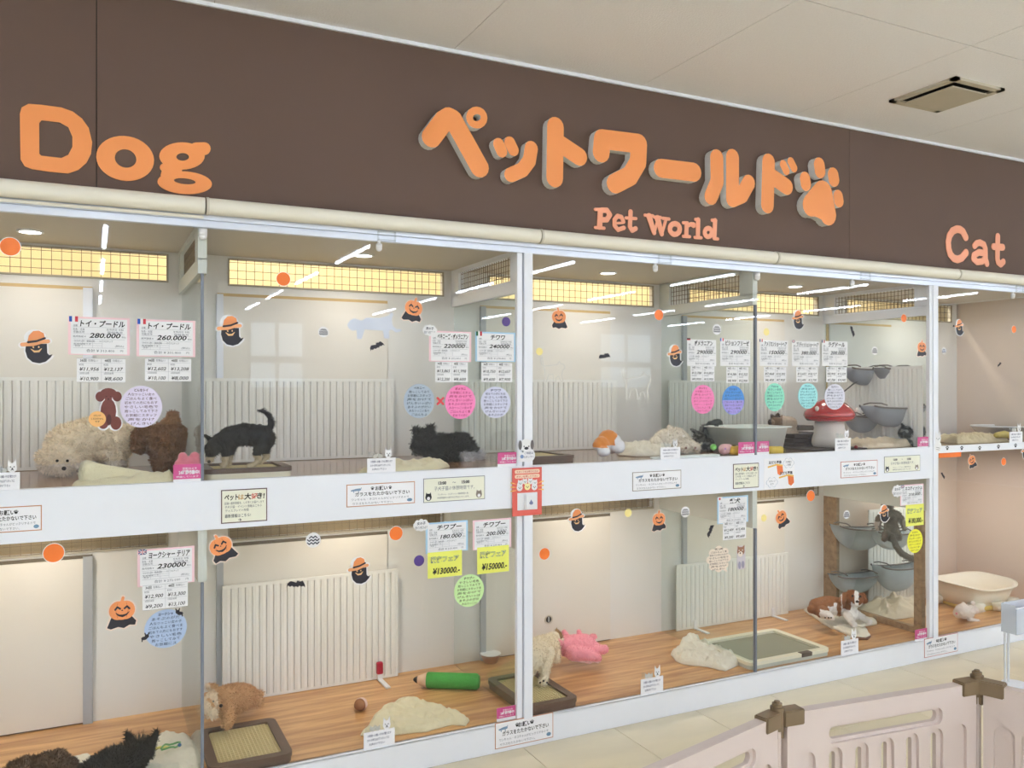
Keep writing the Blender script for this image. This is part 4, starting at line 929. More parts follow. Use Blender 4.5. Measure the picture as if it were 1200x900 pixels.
# cut-out photo prints (flat prints in the place)
def printpic(nm, px, py, label, layers, s=1.0):
    p = at(px, py, 0); t = thing(nm, label, 'photo cut-out', (p.x, -.0006, p.z))
    for i, (n, polys, m) in enumerate(layers): fin(plate([[(x * s, z * s) for x, z in q] for q in polys], .0006, (), -.0006 * (i + 1)), n, m, t, local=True)
PB = mat('print_brown', (112, 58, 52), .6, .2, 60); PD = mat('print_dark', (78, 36, 36), .6, .1)
printpic('poodle_photo_cutout', 127, 480, 'brown standing poodle photo cut-out above the cream poodle', [
    ('white_border', [circ((0, .050), .044, 20, .026), circ((0, -.008), .030, 16, .050), circ((-.016, -.048), .022, 14, .026), circ((.022, -.048), .024, 14, .028)], STW),
    ('poodle_body', [circ((0, -.006), .025, 16, .046), circ((-.016, -.046), .017, 14, .022), circ((.024, -.048), .018, 14, .024)], PB),
    ('poodle_head', [circ((0, .058), .026, 16, .018), circ((-.026, .046), .015, 14, .018), circ((.028, .046), .015, 14, .018), circ((0, .040), .012, 12, .012)], PB),
    ('poodle_face', [circ((-.006, .046), .0025, 8), circ((.007, .046), .0025, 8), circ((0, .037), .004, 8), circ((.002, -.036), .008, 12, .020)], PD)], .95)
p = at(114, 491, 0); t = thing('round_name_tag', 'small orange round tag on the poodle cut-out', 'sticker', (p.x, -.003, p.z)); fin(plate([circ((0, 0), .026, 24)], .0005, (), -.0006), 'disc', mat('tag_orange', (246, 190, 120), .6), t, local=True)
b = NB()
for i, s in enumerate(('テディベア', 'くるみちゃん', 'です')): letters(b, s, 0, .008 - i * .010, .008, -.0008, 'C', .02, 1, 0, width=(.022, .036, .014)[i])
fin(b, 'handwriting', mat('tag_ink', (110, 60, 30), .6), t, local=True, kind='stuff')
printpic('shiba_photo_cutout', 868, 654, 'sitting shiba puppy photo cut-out under the 柴犬 slips', [
    ('print', [rrect(-.030, -.066, .034, .072, .014)], mat('print_greyw', (206, 200, 206), .6, .12, 50)), ('head', [circ((0, .040), .028, 18, .026), [(-.026, .045), (-.024, .074), (-.006, .062)], [(.026, .045), (.028, .076), (.006, .062)]], mat('print_tan', (156, 112, 88), .6, .2, 60)),
    ('muzzle', [circ((-.004, .024), .018, 16, .016), circ((-.014, .046), .004, 8), circ((.012, .046), .004, 8)], mat('print_cream', (232, 220, 208), .6)), ('eyes_and_nose', [circ((-.006, .030), .005, 10), circ((-.014, .040), .003, 8), circ((.010, .040), .003, 8)], PD),
    ('legs', [circ((-.012, -.040), .010, 12, .022), circ((.014, -.038), .010, 12, .022)], mat('print_blueg', (150, 146, 168), .6, .2, 50))], .82)

# ================================================================ SIGNS ON THE BAND
SIGNW = mat('sign_white', (246, 246, 250), .45, .01)
def board(bb, nm, label, border, fill, y=-.012, grp=None, bw=.003):
    x, z, W_, H_ = gl(*bb, y); t = thing(nm, label, 'sign', (x, y, z), grp)
    fin(box(NB(), -W_ / 2, W_ / 2, -.0014, 0, -H_ / 2, H_ / 2), 'border', border, t, local=True)
    fin(box(NB(), -W_ / 2 + bw, W_ / 2 - bw, -.0019, -.0010, -H_ / 2 + bw, H_ / 2 - bw), 'face', fill, t, local=True)
    return t, W_, H_
OB = mat('border_orange', (196, 138, 104), .5); TB = mat('border_taupe', (150, 140, 130), .5); RB = mat('border_red', (196, 120, 110), .5); DBR = mat('border_brown', (92, 66, 66), .5); GB = mat('border_grey', (128, 128, 136), .5)
def request(bb, label, bord):
    t, W_, H_ = board(bb, 'request_sign', label, bord, SIGNW, grp='please do not tap the glass signs'); y = -.0022
    b = NB(); letters(b, 'お願い', 0, H_ * .20, H_ * .20, y, 'C', .03, 2); letters(b, 'ガラスをたたかないで下さい', .02 * W_, -H_ * .03, H_ * .19, y, 'C', .022, 2, 0, width=W_ * .80); fin(b, 'bold_lettering', BLACK, t, local=True, kind='stuff')
    for sx in (-1, 1):
        cx, cz = sx * W_ * .13, H_ * .28; r = H_ * .05
        fin(plate([circ((cx, cz - r * .4), r * 1.1, 12, r)] + [circ((cx + a * r, cz + c * r), r * .42, 8) for a, c in ((-1.2, .5), (-.45, 1.2), (.45, 1.2), (1.2, .5))], .0004, (), y), 'paw_print', BLACK, t, local=True)
    b = NB(); letters(b, 'ワンちゃん・ネコちゃんがビックリするので', -.01 * W_, -H_ * .23, H_ * .12, y, 'C', 0, 1, 0, width=W_ * .84); letters(b, 'ガラスをたたかないで下さい。', -.12 * W_, -H_ * .41, H_ * .12, y, 'C', 0, 1, 0, width=W_ * .60); fin(b, 'small_lettering', INKG, t, local=True, kind='stuff')
    fin(plate([circ((W_ * .42, -H_ * .33), W_ * .04, 16, H_ * .075)], .0004, (), y), 'oval_mark', mat('oval_blue', (110, 146, 176), .5), t, local=True)
    b = plate(stroke([(-W_ * .43, H_ * .22), (-W_ * .36, H_ * .25), (-W_ * .31, H_ * .26)], [H_ * .03, H_ * .05, H_ * .05], 8) + stroke([(-W_ * .40, H_ * .2), (-W_ * .40, H_ * .14)], H_ * .018, 6) + stroke([(-W_ * .33, H_ * .2), (-W_ * .33, H_ * .14)], H_ * .018, 6) + stroke([(-W_ * .30, H_ * .27), (-W_ * .29, H_ * .33)], H_ * .016, 6), .0004, (), y); fin(b, 'puppy_drawing', mat('drawing_blue', (120, 150, 180), .5), t, local=True)
request((-34, 594, 49, 624), 'orange-edged request sign cut by the left picture edge', OB)
request((406, 566, 486, 592), 'orange-edged request sign reading お願い left of the rest-time sign', OB)
request((741, 552, 798, 574), 'taupe-edged request sign above the smiling lower pumpkin', TB)
request((985, 540, 1028, 559), 'reddish-edged request sign right of the map-like poster', RB)
request((580, 841, 648, 871), 'orange-edged request sign on the kick board at the middle post', OB)
request((1083, 745, 1122, 767), 'small request sign on the kick board at the right post', RB)
CR = mat('sign_cream', (240, 240, 222), .5)
def rest(bb, label):
    t, W_, H_ = board(bb, 'rest_time_sign', label, GB, CR, grp='puppy rest time signs', bw=.0025); y = -.0022
    b = NB(); letters(b, '13:00', -W_ * .20, H_ * .22, H_ * .17, y, 'C', .045); letters(b, '15:00', W_ * .18, H_ * .22, H_ * .17, y, 'C', .045); fin(b, 'bold_times', BLACK, t, local=True, kind='stuff')
    b = NB(); letters(b, '～', -.01 * W_, H_ * .22, H_ * .16, y); letters(b, '子犬子猫の休憩時間です。', 0, -H_ * .02, H_ * .19, y, 'C', 0, 1, 0, width=W_ * .66); letters(b, 'ワンちゃん・ネコちゃんの健康管理の為、', -.02 * W_, -H_ * .23, H_ * .09, y, 'C', 0, 1, 0, width=W_ * .5); letters(b, '休憩時間中は展示をお休みいたします。', -.02 * W_, -H_ * .37, H_ * .09, y, 'C', 0, 1, 0, width=W_ * .52); fin(b, 'small_lettering', INKG, t, local=True, kind='stuff')
    for sx, m in ((-.42, BLACK), (.40, mat('drawing_grey', (140, 130, 120), .6))):
        q = fin(plate([circ((sx * W_, -H_ * .28), W_ * .05, 18, H_ * .15)] + [[(sx * W_ - W_ * .045, -H_ * .22), (sx * W_ - W_ * .035, -H_ * .08), (sx * W_ - W_ * .01, -H_ * .16)], [(sx * W_ + W_ * .045, -H_ * .22), (sx * W_ + W_ * .035, -H_ * .08), (sx * W_ + W_ * .01, -H_ * .16)]], .0004, (), y), 'dog_face_drawing', m, t, local=True)
        fin(plate([circ((sx * W_, -H_ * .33), W_ * .025, 12, H_ * .075)], .0003, (), y - .0004), 'muzzle_drawing', SIGNW, t, local=True)
rest((496, 559, 568, 587), 'cream rest-time sign left of the red doorbell board'); rest((1036, 534, 1078, 553), 'cream rest-time sign left of the right post')
def lovesign(bb, label):
    t, W_, H_ = board(bb, 'pet_lovers_sign', label, DBR, CR, grp='cream pet lover signs', bw=.0035); y = -.0022
    b = NB(); letters(b, 'ペット', -W_ * .28, H_ * .20, H_ * .20, y, 'C', .035, 2, .1, width=W_ * .30); letters(b, '大', W_ * .07, H_ * .20, H_ * .20, y, 'C', .035, 2, .1); letters(b, 'き!', W_ * .36, H_ * .20, H_ * .20, y, 'C', .035, 2, .1); fin(b, 'headline', mat('olive_black', (52, 50, 34), .6), t, local=True, kind='stuff')
    b = NB(); letters(b, '好', W_ * .22, H_ * .20, H_ * .19, y, 'C', .03); fin(b, 'red_lettering', mat('coral', (206, 112, 96), .6), t, local=True); b = NB(); letters(b, 'は', -W_ * .07, H_ * .20, H_ * .18, y, 'C', .03); fin(b, 'ochre_lettering', mat('ochre', (196, 160, 100), .6), t, local=True)
    b = NB(); letters(b, '店舗の最新情報を、いち早くお届けします', 0, H_ * .06, H_ * .09, y, 'C', 0, 1, 0, width=W_ * .86); letters(b, '子犬子猫・イベント情報はこちら', -.02 * W_, -.05 * H_, H_ * .09, y, 'C', 0, 1, 0, width=W_ * .8); letters(b, 'ディスプレイの仲間', -.16 * W_, -.16 * H_, H_ * .09, y, 'C', 0, 1, 0, width=W_ * .5); letters(b, '最新情報はこちら!', -.14 * W_, -.33 * H_, H_ * .12, y, 'C', .01, 1, 0, width=W_ * .56); letters(b, '→', -.1 * W_, -.45 * H_, H_ * .12, y, 'C', .03, 1); fin(b, 'small_lettering', mat('text_dk', (80, 84, 84), .6), t, local=True, kind='stuff')
lovesign((259, 573, 313, 612), 'brown-edged cream sign reading ペットは大好き! below the black and tan puppy'); lovesign((859, 543, 889, 572), 'smaller cream sign left of the map-like poster')
# poster with two orange figures and speech clouds
x, z, W_, H_ = gl(895, 537, 931, 573, -.012); t = thing('information_poster', 'white poster with orange rounded tabs and speech clouds, right of the third divider', 'poster', (x, -.012, z))
fin(box(NB(), -W_ / 2, W_ / 2, -.001, 0, -H_ / 2, H_ / 2), 'sheet', SIGNW, t, local=True)
for (cx, cz) in ((-.08, .20), (.28, -.16)):
    fin(plate([[(cx * W_ - W_ * .01, cz * H_ + H_ * .08), (cx * W_ + W_ * .18, cz * H_ + H_ * .06), (cx * W_ + W_ * .20, cz * H_ - H_ * .16), (cx * W_ + W_ * .10, cz * H_ - H_ * .26), (cx * W_ + W_ * .02, cz * H_ - H_ * .2)]], .0005, (), -.0015), 'orange_tab', mat('tab_orange', (232, 118, 60), .5), t, local=True)
    fin(plate(stroke([(cx * W_ - W_ * .28, cz * H_ + H_ * .03), (cx * W_, cz * H_ + H_ * .10), (cx * W_ + W_ * .17, cz * H_ + H_ * .06)], W_ * .02, 8), .0005, (), -.0017), 'yellow_band', mat('band_yellow', (236, 190, 90), .5), t, local=True)
    b = NB(); letters(b, '友だち募集', cx * W_ - W_ * .06, cz * H_ + H_ * .13, H_ * .11, -.0016, 'C', .03, 2, 0, width=W_ * .42); fin(b, 'headline', mat('text_grey', (70, 66, 74), .6), t, local=True, kind='stuff')
for (cx, cz, s1, s2) in ((.30, .33, 'お気軽に', 'ご相談'), (-.24, -.27, 'スタッフ', 'まで!')):
    P = [circ((cx * W_ + W_ * .13 * math.cos(a), cz * H_ + H_ * .10 * math.sin(a)), W_ * .06, 12) for a in [i * math.pi / 3 for i in range(6)]] + [circ((cx * W_, cz * H_), W_ * .14, 18, H_ * .11)]
    fin(plate(P, .0003, (), -.0013), 'cloud_outline', mat('cloud_line', (190, 200, 214), .6), t, local=True)
    fin(plate([[(cx * W_ + (a - cx * W_) * .92, cz * H_ + (c - cz * H_) * .92) for a, c in q] for q in P], .0003, (), -.0016), 'speech_cloud', SIGNW, t, local=True)
    b = NB(); letters(b, s1, cx * W_, cz * H_ + H_ * .01, H_ * .07, -.0019, 'C', .01, 1); letters(b, s2, cx * W_, cz * H_ - H_ * .08, H_ * .07, -.0019, 'C', .01, 1); fin(b, 'small_lettering', INKG, t, local=True, kind='stuff')
# pink labels low on the glass
PK = mat('label_magenta', (206, 82, 140), .5)
def pink(bb, label):
    x, z, W_, H_ = gl(*bb); t = thing('pink_notice_sticker', label, 'sticker', (x, -.0006, z), 'magenta notice stickers on the glass')
    fin(box(NB(), -W_ / 2, W_ / 2, -.0008, 0, -H_ / 2, H_ / 2), 'white_base', STW, t, local=True); fin(box(NB(), -W_ / 2, W_ / 2, -.0012, -.0007, -H_ * .28, H_ / 2), 'magenta_field', PK, t, local=True)
    b = NB(); letters(b, '防犯カメラ', W_ * .08, H_ * .22, H_ * .14, -.0015, 'C', .02, 2, 0, width=W_ * .5); letters(b, '24時間作動中!', W_ * .06, -H_ * .02, H_ * .24, -.0015, 'C', .04, 2, 0, width=W_ * .74); letters(b, '録画しています', 0, -H_ * .20, H_ * .11, -.0015, 'C', .01, 1, 0, width=W_ * .8); fin(b, 'white_lettering', STW, t, local=True, kind='stuff')
for bb, lab in (((203, 544, 236, 566), 'magenta sticker left of the left divider, by the pink plush'), ((583, 530, 607, 547), 'magenta sticker left of the round dog sticker'), ((865, 518, 884, 535), 'magenta sticker left of the third divider line'), ((886, 517, 901, 533), 'magenta sticker right of the third divider line'), ((1075, 512, 1089, 526), 'magenta sticker under the curled dark kitten'), ((582, 828, 604, 844), 'magenta sticker low on the glass beside the middle post'), ((1072, 737, 1086, 751), 'magenta sticker low on the glass beside the right post')): pink(bb, lab)
# standing notice cards with little animals on top
def notice(bb, label):
    x, z, W_, H_ = gl(*bb, .02); z = (ZU + .0045 if z > 1 else ZL + .0005); ch = H_ * .62
    t = thing('animal_notice_card', label, 'notice card', (x, -.004, z), 'small notice cards with animals on top')
    fin(box(NB(), -W_ / 2, W_ / 2, -.003, .000, 0, ch), 'card', SIGNW, t, local=True)
    b = NB()
    for i, s in enumerate(('お客様へお願い子犬が驚きます', 'さわる時は必ずスタッフに', 'お声がけ下さい')): letters(b, s, -W_ * .04 * i, ch * (.70 - i * .26), ch * .17, -.0034, 'C', .01, 1, 0, width=W_ * (.76, .72, .5)[i])
    fin(b, 'printed_text', mat('navy_text', (70, 74, 110), .6), t, local=True, kind='stuff')
    hs = H_ * .2; cx = W_ * .24; cz = ch + hs * .8
    fin(plate([circ((cx, cz), hs * .75, 18, hs * .85), [(cx - hs * .7, cz + hs * .2), (cx - hs * .6, cz + hs * 1.5), (cx - hs * .1, cz + hs * .7)], [(cx + hs * .7, cz + hs * .2), (cx + hs * .6, cz + hs * 1.5), (cx + hs * .1, cz + hs * .7)]], .002, (), -.003), 'white_dog_figure', STW, t, local=True)
    fin(plate([circ((cx - hs * .28, cz + hs * .15), hs * .1, 8), circ((cx + hs * .28, cz + hs * .15), hs * .1, 8), circ((cx, cz - hs * .15), hs * .13, 8)] + stroke([(cx - hs * .2, cz - hs * .45), (cx, cz - hs * .3), (cx + hs * .2, cz - hs * .45)], hs * .05, 6), .0004, (), -.0036), 'face_print', CAPE, t, local=True)
    for i, (cx, s) in enumerate(((-W_ * .05, .55), (-W_ * .22, .6))):
        cz = ch + hs * s * .7; r = hs * s
        fin(plate([circ((cx, cz), r * .9, 14, r * .7), [(cx - r * .8, cz), (cx - r * .75, cz + r * 1.3), (cx - r * .1, cz + r * .5)], [(cx + r * .8, cz), (cx + r * .75, cz + r * 1.3), (cx + r * .1, cz + r * .5)]], .002, (), -.003), 'small_animal_figure', mat('figure_grey', (196, 196, 190), .5), t, local=True)
    fin(box(NB(), -W_ * .46, -W_ * .30, -.002, -.001, ch, ch + hs * 1.3), 'clear_tab', CLEAR, t, local=True)
for bb, lab in (((-10, 540, 24, 573), 'small notice card at the left picture edge'), ((428, 523, 461, 550), 'small notice card on the beige towel'), ((770, 513, 793, 535), 'small notice card in front of the cream puppy'), ((974, 504, 992, 528), 'small notice card in front of the mushroom house'), ((1178, 500, 1193, 521), 'small notice card on the paw print shelf'), ((424, 841, 460, 872), 'small notice card at the beige cloth, lower compartment'), ((747, 782, 773, 811), 'small notice card between pink plush and rumpled cloth, lower compartment'), ((981, 740, 1001, 767), 'small notice card in front of the lying brown and white puppy')): notice(bb, lab)
# red doorbell board on the middle post
x, z, W_, H_ = gl(600, 548, 634.5, 604, -.016); t = thing('doorbell_board', 'red board with crowd of white animals and a doorbell, on the middle post', 'sign', (x, -.016, z))
RED = mat('board_red', (222, 98, 86), .5, .03)
fin(box(NB(), -W_ / 2, W_ / 2, -.004, 0, -H_ / 2, H_ / 2, .001), 'board', RED, t, local=True)
for zz, s in ((.42, 'スタッフをお呼びの方は'), (.32, 'ボタンを押して下さい')):
    fin(plate([rrect(-W_ * .42, zz * H_ - H_ * .035, W_ * .42, zz * H_ + H_ * .04, H_ * .03)], .0006, (), -.0048), 'text_strip', mat('strip_cream', (248, 222, 196), .6), t, local=True)
    b = NB(); letters(b, s, 0, zz * H_ - H_ * .02, H_ * .05, -.0052, 'C', .02, 2, 0, width=W_ * .74); fin(b, 'lettering', mat('strip_ink', (190, 70, 60), .6), t, local=True, kind='stuff')
for sx in (-1, 1):
    for k in range(3): fin(plate([[(sx * W_ * .34, H_ * (.16 - k * .06)), (sx * W_ * .56, H_ * (.22 - k * .09)), (sx * W_ * .56, H_ * (.19 - k * .09))]], .0005, (), -.0045), 'yellow_ray', mat('ray_yellow', (250, 206, 110), .5), t, local=True)
for i, (cx, cz, r) in enumerate(((-.24, .18, .09), (-.08, .21, .08), (.10, .21, .085), (.26, .18, .08), (-.26, .09, .10), (0, .10, .10), (.24, .09, .10))):
    X, Z, r = cx * W_, cz * H_, r * W_
    fin(plate([circ((X, Z), r, 16), [(X - r * .95, Z), (X - r * .8, Z + r * 1.35), (X - r * .2, Z + r * .8)], [(X + r * .95, Z), (X + r * .8, Z + r * 1.35), (X + r * .2, Z + r * .8)]], .0006, (), -.0050 - .0004 * (i > 3)), 'animal_drawing', mat('yellow_chick', (246, 236, 170), .5) if i == 5 else STW, t, local=True)
    fin(plate([circ((X - r * .35, Z + r * .1), r * .14, 8), circ((X + r * .35, Z + r * .1), r * .14, 8), circ((X, Z - r * .2), r * .16, 8)], .0003, (), -.0060), 'face_print', CAPE, t, local=True)
db = thing('doorbell', 'white wireless doorbell with a blue-grey drop-shaped button', 'doorbell', (x, -.020, z - H_ * .2)); dz = z - H_ * .2
fin(box(NB(), x - W_ * .34, x + W_ * .34, -.022, -.0199, dz - H_ * .18, dz + H_ * .18, .001), 'clear_plate', STW, db)
fin(box(NB(), x - W_ * .12, x + W_ * .24, -.036, -.021, dz - H_ * .16, dz + H_ * .15, .004), 'case', STW, db, 'auto')
b = plate([circ((x + W_ * .07, dz - H_ * .03), W_ * .06, 18, H_ * .035), [(x + W_ * .02, dz - H_ * .02), (x + W_ * .07, dz + H_ * .04), (x + W_ * .12, dz - H_ * .02)]], .002, (), -.038); fin(b, 'button', mat('button_blue', (110, 118, 160), .4), db)
# round dog sticker and white cat sticker on the posts
def petsticker(px, py, label, kind, s):
    p = at(px, py, -.016); t = thing('animal_face_sticker', label, 'sticker', (p.x, -.0165, p.z))
    if kind == 'dog':
        fin(plate([circ((0, .018 * s), .030 * s, 24, .028 * s), circ((.012 * s, -.024 * s), .030 * s, 24, .028 * s), rrect(-.034 * s, -.05 * s, 0, -.010 * s, .004)], .0006, (), -.0006), 'white_shape', STW, t, local=True)
        fin(plate([circ((-.028 * s, .020 * s), .008 * s, 16, .020 * s), circ((.028 * s, .020 * s), .008 * s, 16, .020 * s)], .0005, (), -.0011), 'ears', mat('ear_grey', (110, 104, 104), .5), t, local=True)
        fin(plate([circ((-.010 * s, .014 * s), .003 * s, 8), circ((.012 * s, .014 * s), .003 * s, 8), circ((.001, .006 * s), .010 * s, 14, .006 * s)], .0005, (), -.0011), 'face_print', CAPE, t, local=True)
        b = NB(); letters(b, 'ご相談は', .012 * s, -.018 * s, .011 * s, -.0011, 'C', .01, 1); letters(b, 'スタッフへ', .012 * s, -.034 * s, .010 * s, -.0011, 'C', .01, 1); fin(b, 'lettering', INKB, t, local=True, kind='stuff')
        fin(plate([circ((-.020 * s, -.028 * s), .008 * s, 16)], .0005, (), -.0011), 'blue_disc', mat('disc_blue', (120, 150, 200), .5), t, local=True)
    else:
        fin(plate([circ((0, .020 * s), .026 * s, 24, .028 * s), circ((0, -.026 * s), .030 * s, 24, .032 * s), [(-.024 * s, .03 * s), (-.020 * s, .062 * s), (-.002 * s, .044 * s)], [(.024 * s, .03 * s), (.020 * s, .062 * s), (.002 * s, .044 * s)]], .0006, (), -.0006), 'cat_shape', STW, t, local=True)
        fin(plate(stroke([(-.014 * s, .022 * s), (-.008 * s, .019 * s)], .0014, 6) + stroke([(.008 * s, .019 * s), (.014 * s, .022 * s)], .0014, 6) + [circ((0, .014 * s), .003 * s, 8)] + stroke([(-.016 * s, -.03 * s), (.016 * s, -.036 * s)], .0012, 6) + stroke([(-.014 * s, -.042 * s), (.014 * s, -.046 * s)], .0012, 6), .0005, (), -.0011), 'face_print', mat('line_grey', (120, 120, 130), .5), t, local=True)
petsticker(616.5, 527, 'round grey-eared dog face sticker on the middle post', 'dog', 1.0); petsticker(1099, 518, 'white cat sticker on the right post', 'cat', .95)
x, z, W_, H_ = gl(1101, 529, 1127, 536, -.005); tag(fin(box(box(NB(), x - W_ / 2, x + W_ / 2, -.0015, 0, z - H_ / 2, z + H_ / 2), x - W_ / 2, x + W_ / 2, -.002, -.001, z - H_ * .05, z + H_ / 2), 'orange_strip_sticker', SORANGE), 'small orange strip sticker under the cat shelf', 'sticker')

# ================================================================ ANIMALS
EYEM = mat('eye_black', (16, 12, 12), .12, .01, coat=.8); NOSEM = mat('nose_dark', (38, 30, 30), .3, .02)
def C3(*c): return lambda p: c
def animal(nm, label, cat_, px, py, z, y=None):
    p = atz(px, py, z) if y is None else at(px, py, y); return thing(nm, label, cat_, (p.x, p.y, z))
# 1 cream poodle, nosing the floor
t = animal('dog', 'fluffy cream poodle sniffing the floor in the upper left compartment', 'dog', 95, 552, ZU, .45)
body('body', [[J(80, 522, .50, 25), J(108, 514, .52, 26), J(134, 518, .52, 22)], [J(74, 532, .46, 20), J(68, 538, .44, 18)], [J(69, 545, .42, 12), J(72, 549, .40, 9)], [J(53, 536, .46, 10), J(52, 545, .45, 8)], [J(88, 536, .43, 8), J(87, 542, .42, 7)],
              [J(100, 532, .48, 9), J(100, 546, .48, 7), J(98, 551, .47, 7)], [J(112, 532, .56, 9), J(113, 545, .56, 7), J(112, 549, .55, 7)], [J(134, 530, .48, 11), J(137, 543, .48, 8), J(135, 552, .47, 7)], [J(140, 528, .58, 10), J(143, 545, .58, 7)], [J(152, 508, .54, 6), J(156, 500, .54, 7)]],
     FURM, t, lambda p: (243, 228, 202) if p.z > ZU + .05 else (238, 228, 214), .005, .008, 36, 4, (9000, .014, .0022, (0, 0, -.25)))
dot('nose', t, J(75, 549, .345, 1)[:3], .008, NOSEM); dot('eye', t, J(67, 540, .375, 1)[:3], .0055, EYEM); dot('eye', t, J(79, 540, .375, 1)[:3], .0055, EYEM)
# 2 brown poodle from behind
t = animal('dog', 'curly brown poodle seen from behind, beside the left divider', 'dog', 197, 549, ZU, .36)
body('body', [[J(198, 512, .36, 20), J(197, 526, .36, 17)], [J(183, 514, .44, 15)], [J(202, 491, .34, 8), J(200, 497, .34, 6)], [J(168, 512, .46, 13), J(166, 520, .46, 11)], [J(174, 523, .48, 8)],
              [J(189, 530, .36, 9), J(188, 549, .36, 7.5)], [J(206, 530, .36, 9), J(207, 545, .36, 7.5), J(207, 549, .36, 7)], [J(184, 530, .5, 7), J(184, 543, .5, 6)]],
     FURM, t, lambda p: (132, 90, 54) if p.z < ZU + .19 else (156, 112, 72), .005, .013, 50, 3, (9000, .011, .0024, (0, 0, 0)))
# 3 black and tan chihuahua on the tray
t = animal('dog', 'small black and tan puppy standing on the brown toilet tray, tail up', 'dog', 290, 548, ZU, .18)
def chi(p):
    if p.z > ZU + .115: return (24, 22, 24)
    if p.z > ZU + .078 and p.x > at(300, 500, .18).x: return (26, 24, 26)
    if p.z > ZU + .075: return (38, 34, 32)
    return (196, 180, 150)
ys = .19
body('body', [[J(268, 512, ys, 12), J(286, 509, ys, 13.5), J(304, 511, ys, 13.5), J(312, 514, ys, 11)], [J(268, 512, ys, 11), J(256, 518, ys - .01, 9.5), J(249, 526, ys - .02, 9.5)], [J(247, 533, ys - .02, 6), J(246, 539, ys - .03, 4)],
              [J(256, 515, ys - .05, 3.5), J(262, 524, ys - .06, 2.5)], [J(246, 515, ys + .03, 3.2), J(240, 510, ys + .03, 1.8)],
              [J(266, 520, ys - .03, 7), J(264, 533, ys - .03, 4.6), J(264, 543, ys - .03, 3.4), J(261, 546, ys - .04, 3.4)], [J(272, 520, ys + .03, 7), J(269, 533, ys + .03, 4.4), J(268, 543, ys + .03, 3.4)],
              [J(307, 519, ys - .03, 9), J(301, 531, ys - .04, 5), J(304, 539, ys - .03, 3.2), J(297, 545, ys - .04, 3), J(291, 546, ys - .05, 2.6)], [J(312, 518, ys + .03, 8), J(311, 530, ys + .03, 4.5), J(313, 536, ys + .03, 3), J(306, 541, ys + .02, 2.8)],
              [J(313, 506, ys, 4.5), J(318, 497, ys, 3.4), J(316, 487, ys, 2.8), J(309, 482, ys, 2.2), J(302, 481, ys, 1.5)]],
     FURM, t, chi, .0035, .0015, 60, 3, (5000, .008, .0011, (.4, 0, -.5)))
f = NB(); rnd = random.Random(5)
for i in range(260):
    q = rnd.random(); a = Vector(J(313, 506, ys, 0)[:3]).lerp(Vector(J(319, 494, ys, 0)[:3]), min(1, q * 2)) if q < .5 else Vector(J(319, 494, ys, 0)[:3]).lerp(Vector(J(305, 481, ys, 0)[:3]), q * 2 - 1)
    d = Vector((.9, rnd.uniform(-.5, .5), .2 + q * .7 - .6 * (1 - q))).normalized() * rnd.uniform(.012, .028); s = Vector((.0, .0008, .0008)); f.faces.new([f.verts.new(a - s), f.verts.new(a + s), f.verts.new(a + d)])
fin(f, 'tail_fringe', mat('black_hair', (30, 28, 30), .8), t, kind='stuff')
dot('eye', t, J(246, 526, ys - .11, 1)[:3], .0045, EYEM); dot('nose', t, J(245, 541, ys - .06, 1)[:3], .006, NOSEM)
# 4 black long-haired puppy lying down
t = animal('dog', 'long-haired black puppy with white paws lying on the brown floor', 'dog', 525, 541, ZU, .40)
def blk(p):
    q = at(556, 533, .4)
    return (228, 226, 228) if p.x > at(542, 533, .31).x and p.z < ZU + .04 else (26, 24, 26)
body('body', [[J(497, 516, .40, 12), J(502, 524, .40, 11)], [J(489, 520, .38, 7), J(488, 527, .37, 5)], [J(488, 506, .41, 4), J(485, 503, .41, 2)], [J(504, 503, .42, 4.5), J(506, 500, .42, 2)],
              [J(505, 522, .42, 13), J(522, 524, .42, 13), J(540, 523, .42, 14), J(547, 528, .42, 11)], [J(524, 534, .36, 6), J(534, 538, .34, 4)], [J(548, 532, .38, 7), J(546, 538, .35, 3.6), J(551, 538, .35, 3.6)], [J(552, 530, .42, 6), J(562, 534, .40, 5)]],
     FURM, t, blk, .004, .003, 50, 3, (9000, .022, .0013, (.5, -.1, .05)))
dot('eye', t, J(488, 519, .30, 1)[:3], .0045, EYEM); dot('nose', t, J(484, 527, .33, 1)[:3], .006, NOSEM)
# 5 cream puppy asleep with its paw pads showing
t = animal('dog', 'pale cream puppy asleep, paw pads turned to the glass, left of the grey kitten', 'dog', 790, 529, ZU, .26)
body('body', [[J(779, 515, .30, 12), J(792, 514, .30, 13), J(800, 518, .30, 10)], [J(769, 519, .28, 8)], [J(796, 522, .24, 6), J(804, 525, .20, 5.2)], [J(803, 519, .24, 6), J(815, 524, .20, 5.2)], [J(786, 503, .30, 3), J(784, 500, .30, 2)]],
     FURM, t, C3(244, 236, 222), .004, .003, 60, 3, (6000, .012, .0014, (0, -.2, -.3)))
for qx in (804, 815):
    dot('paw_pad', t, J(qx, 525, .155, 1)[:3], .008, mat('pad_brown', (150, 118, 104), .6), (1, .4, .8))
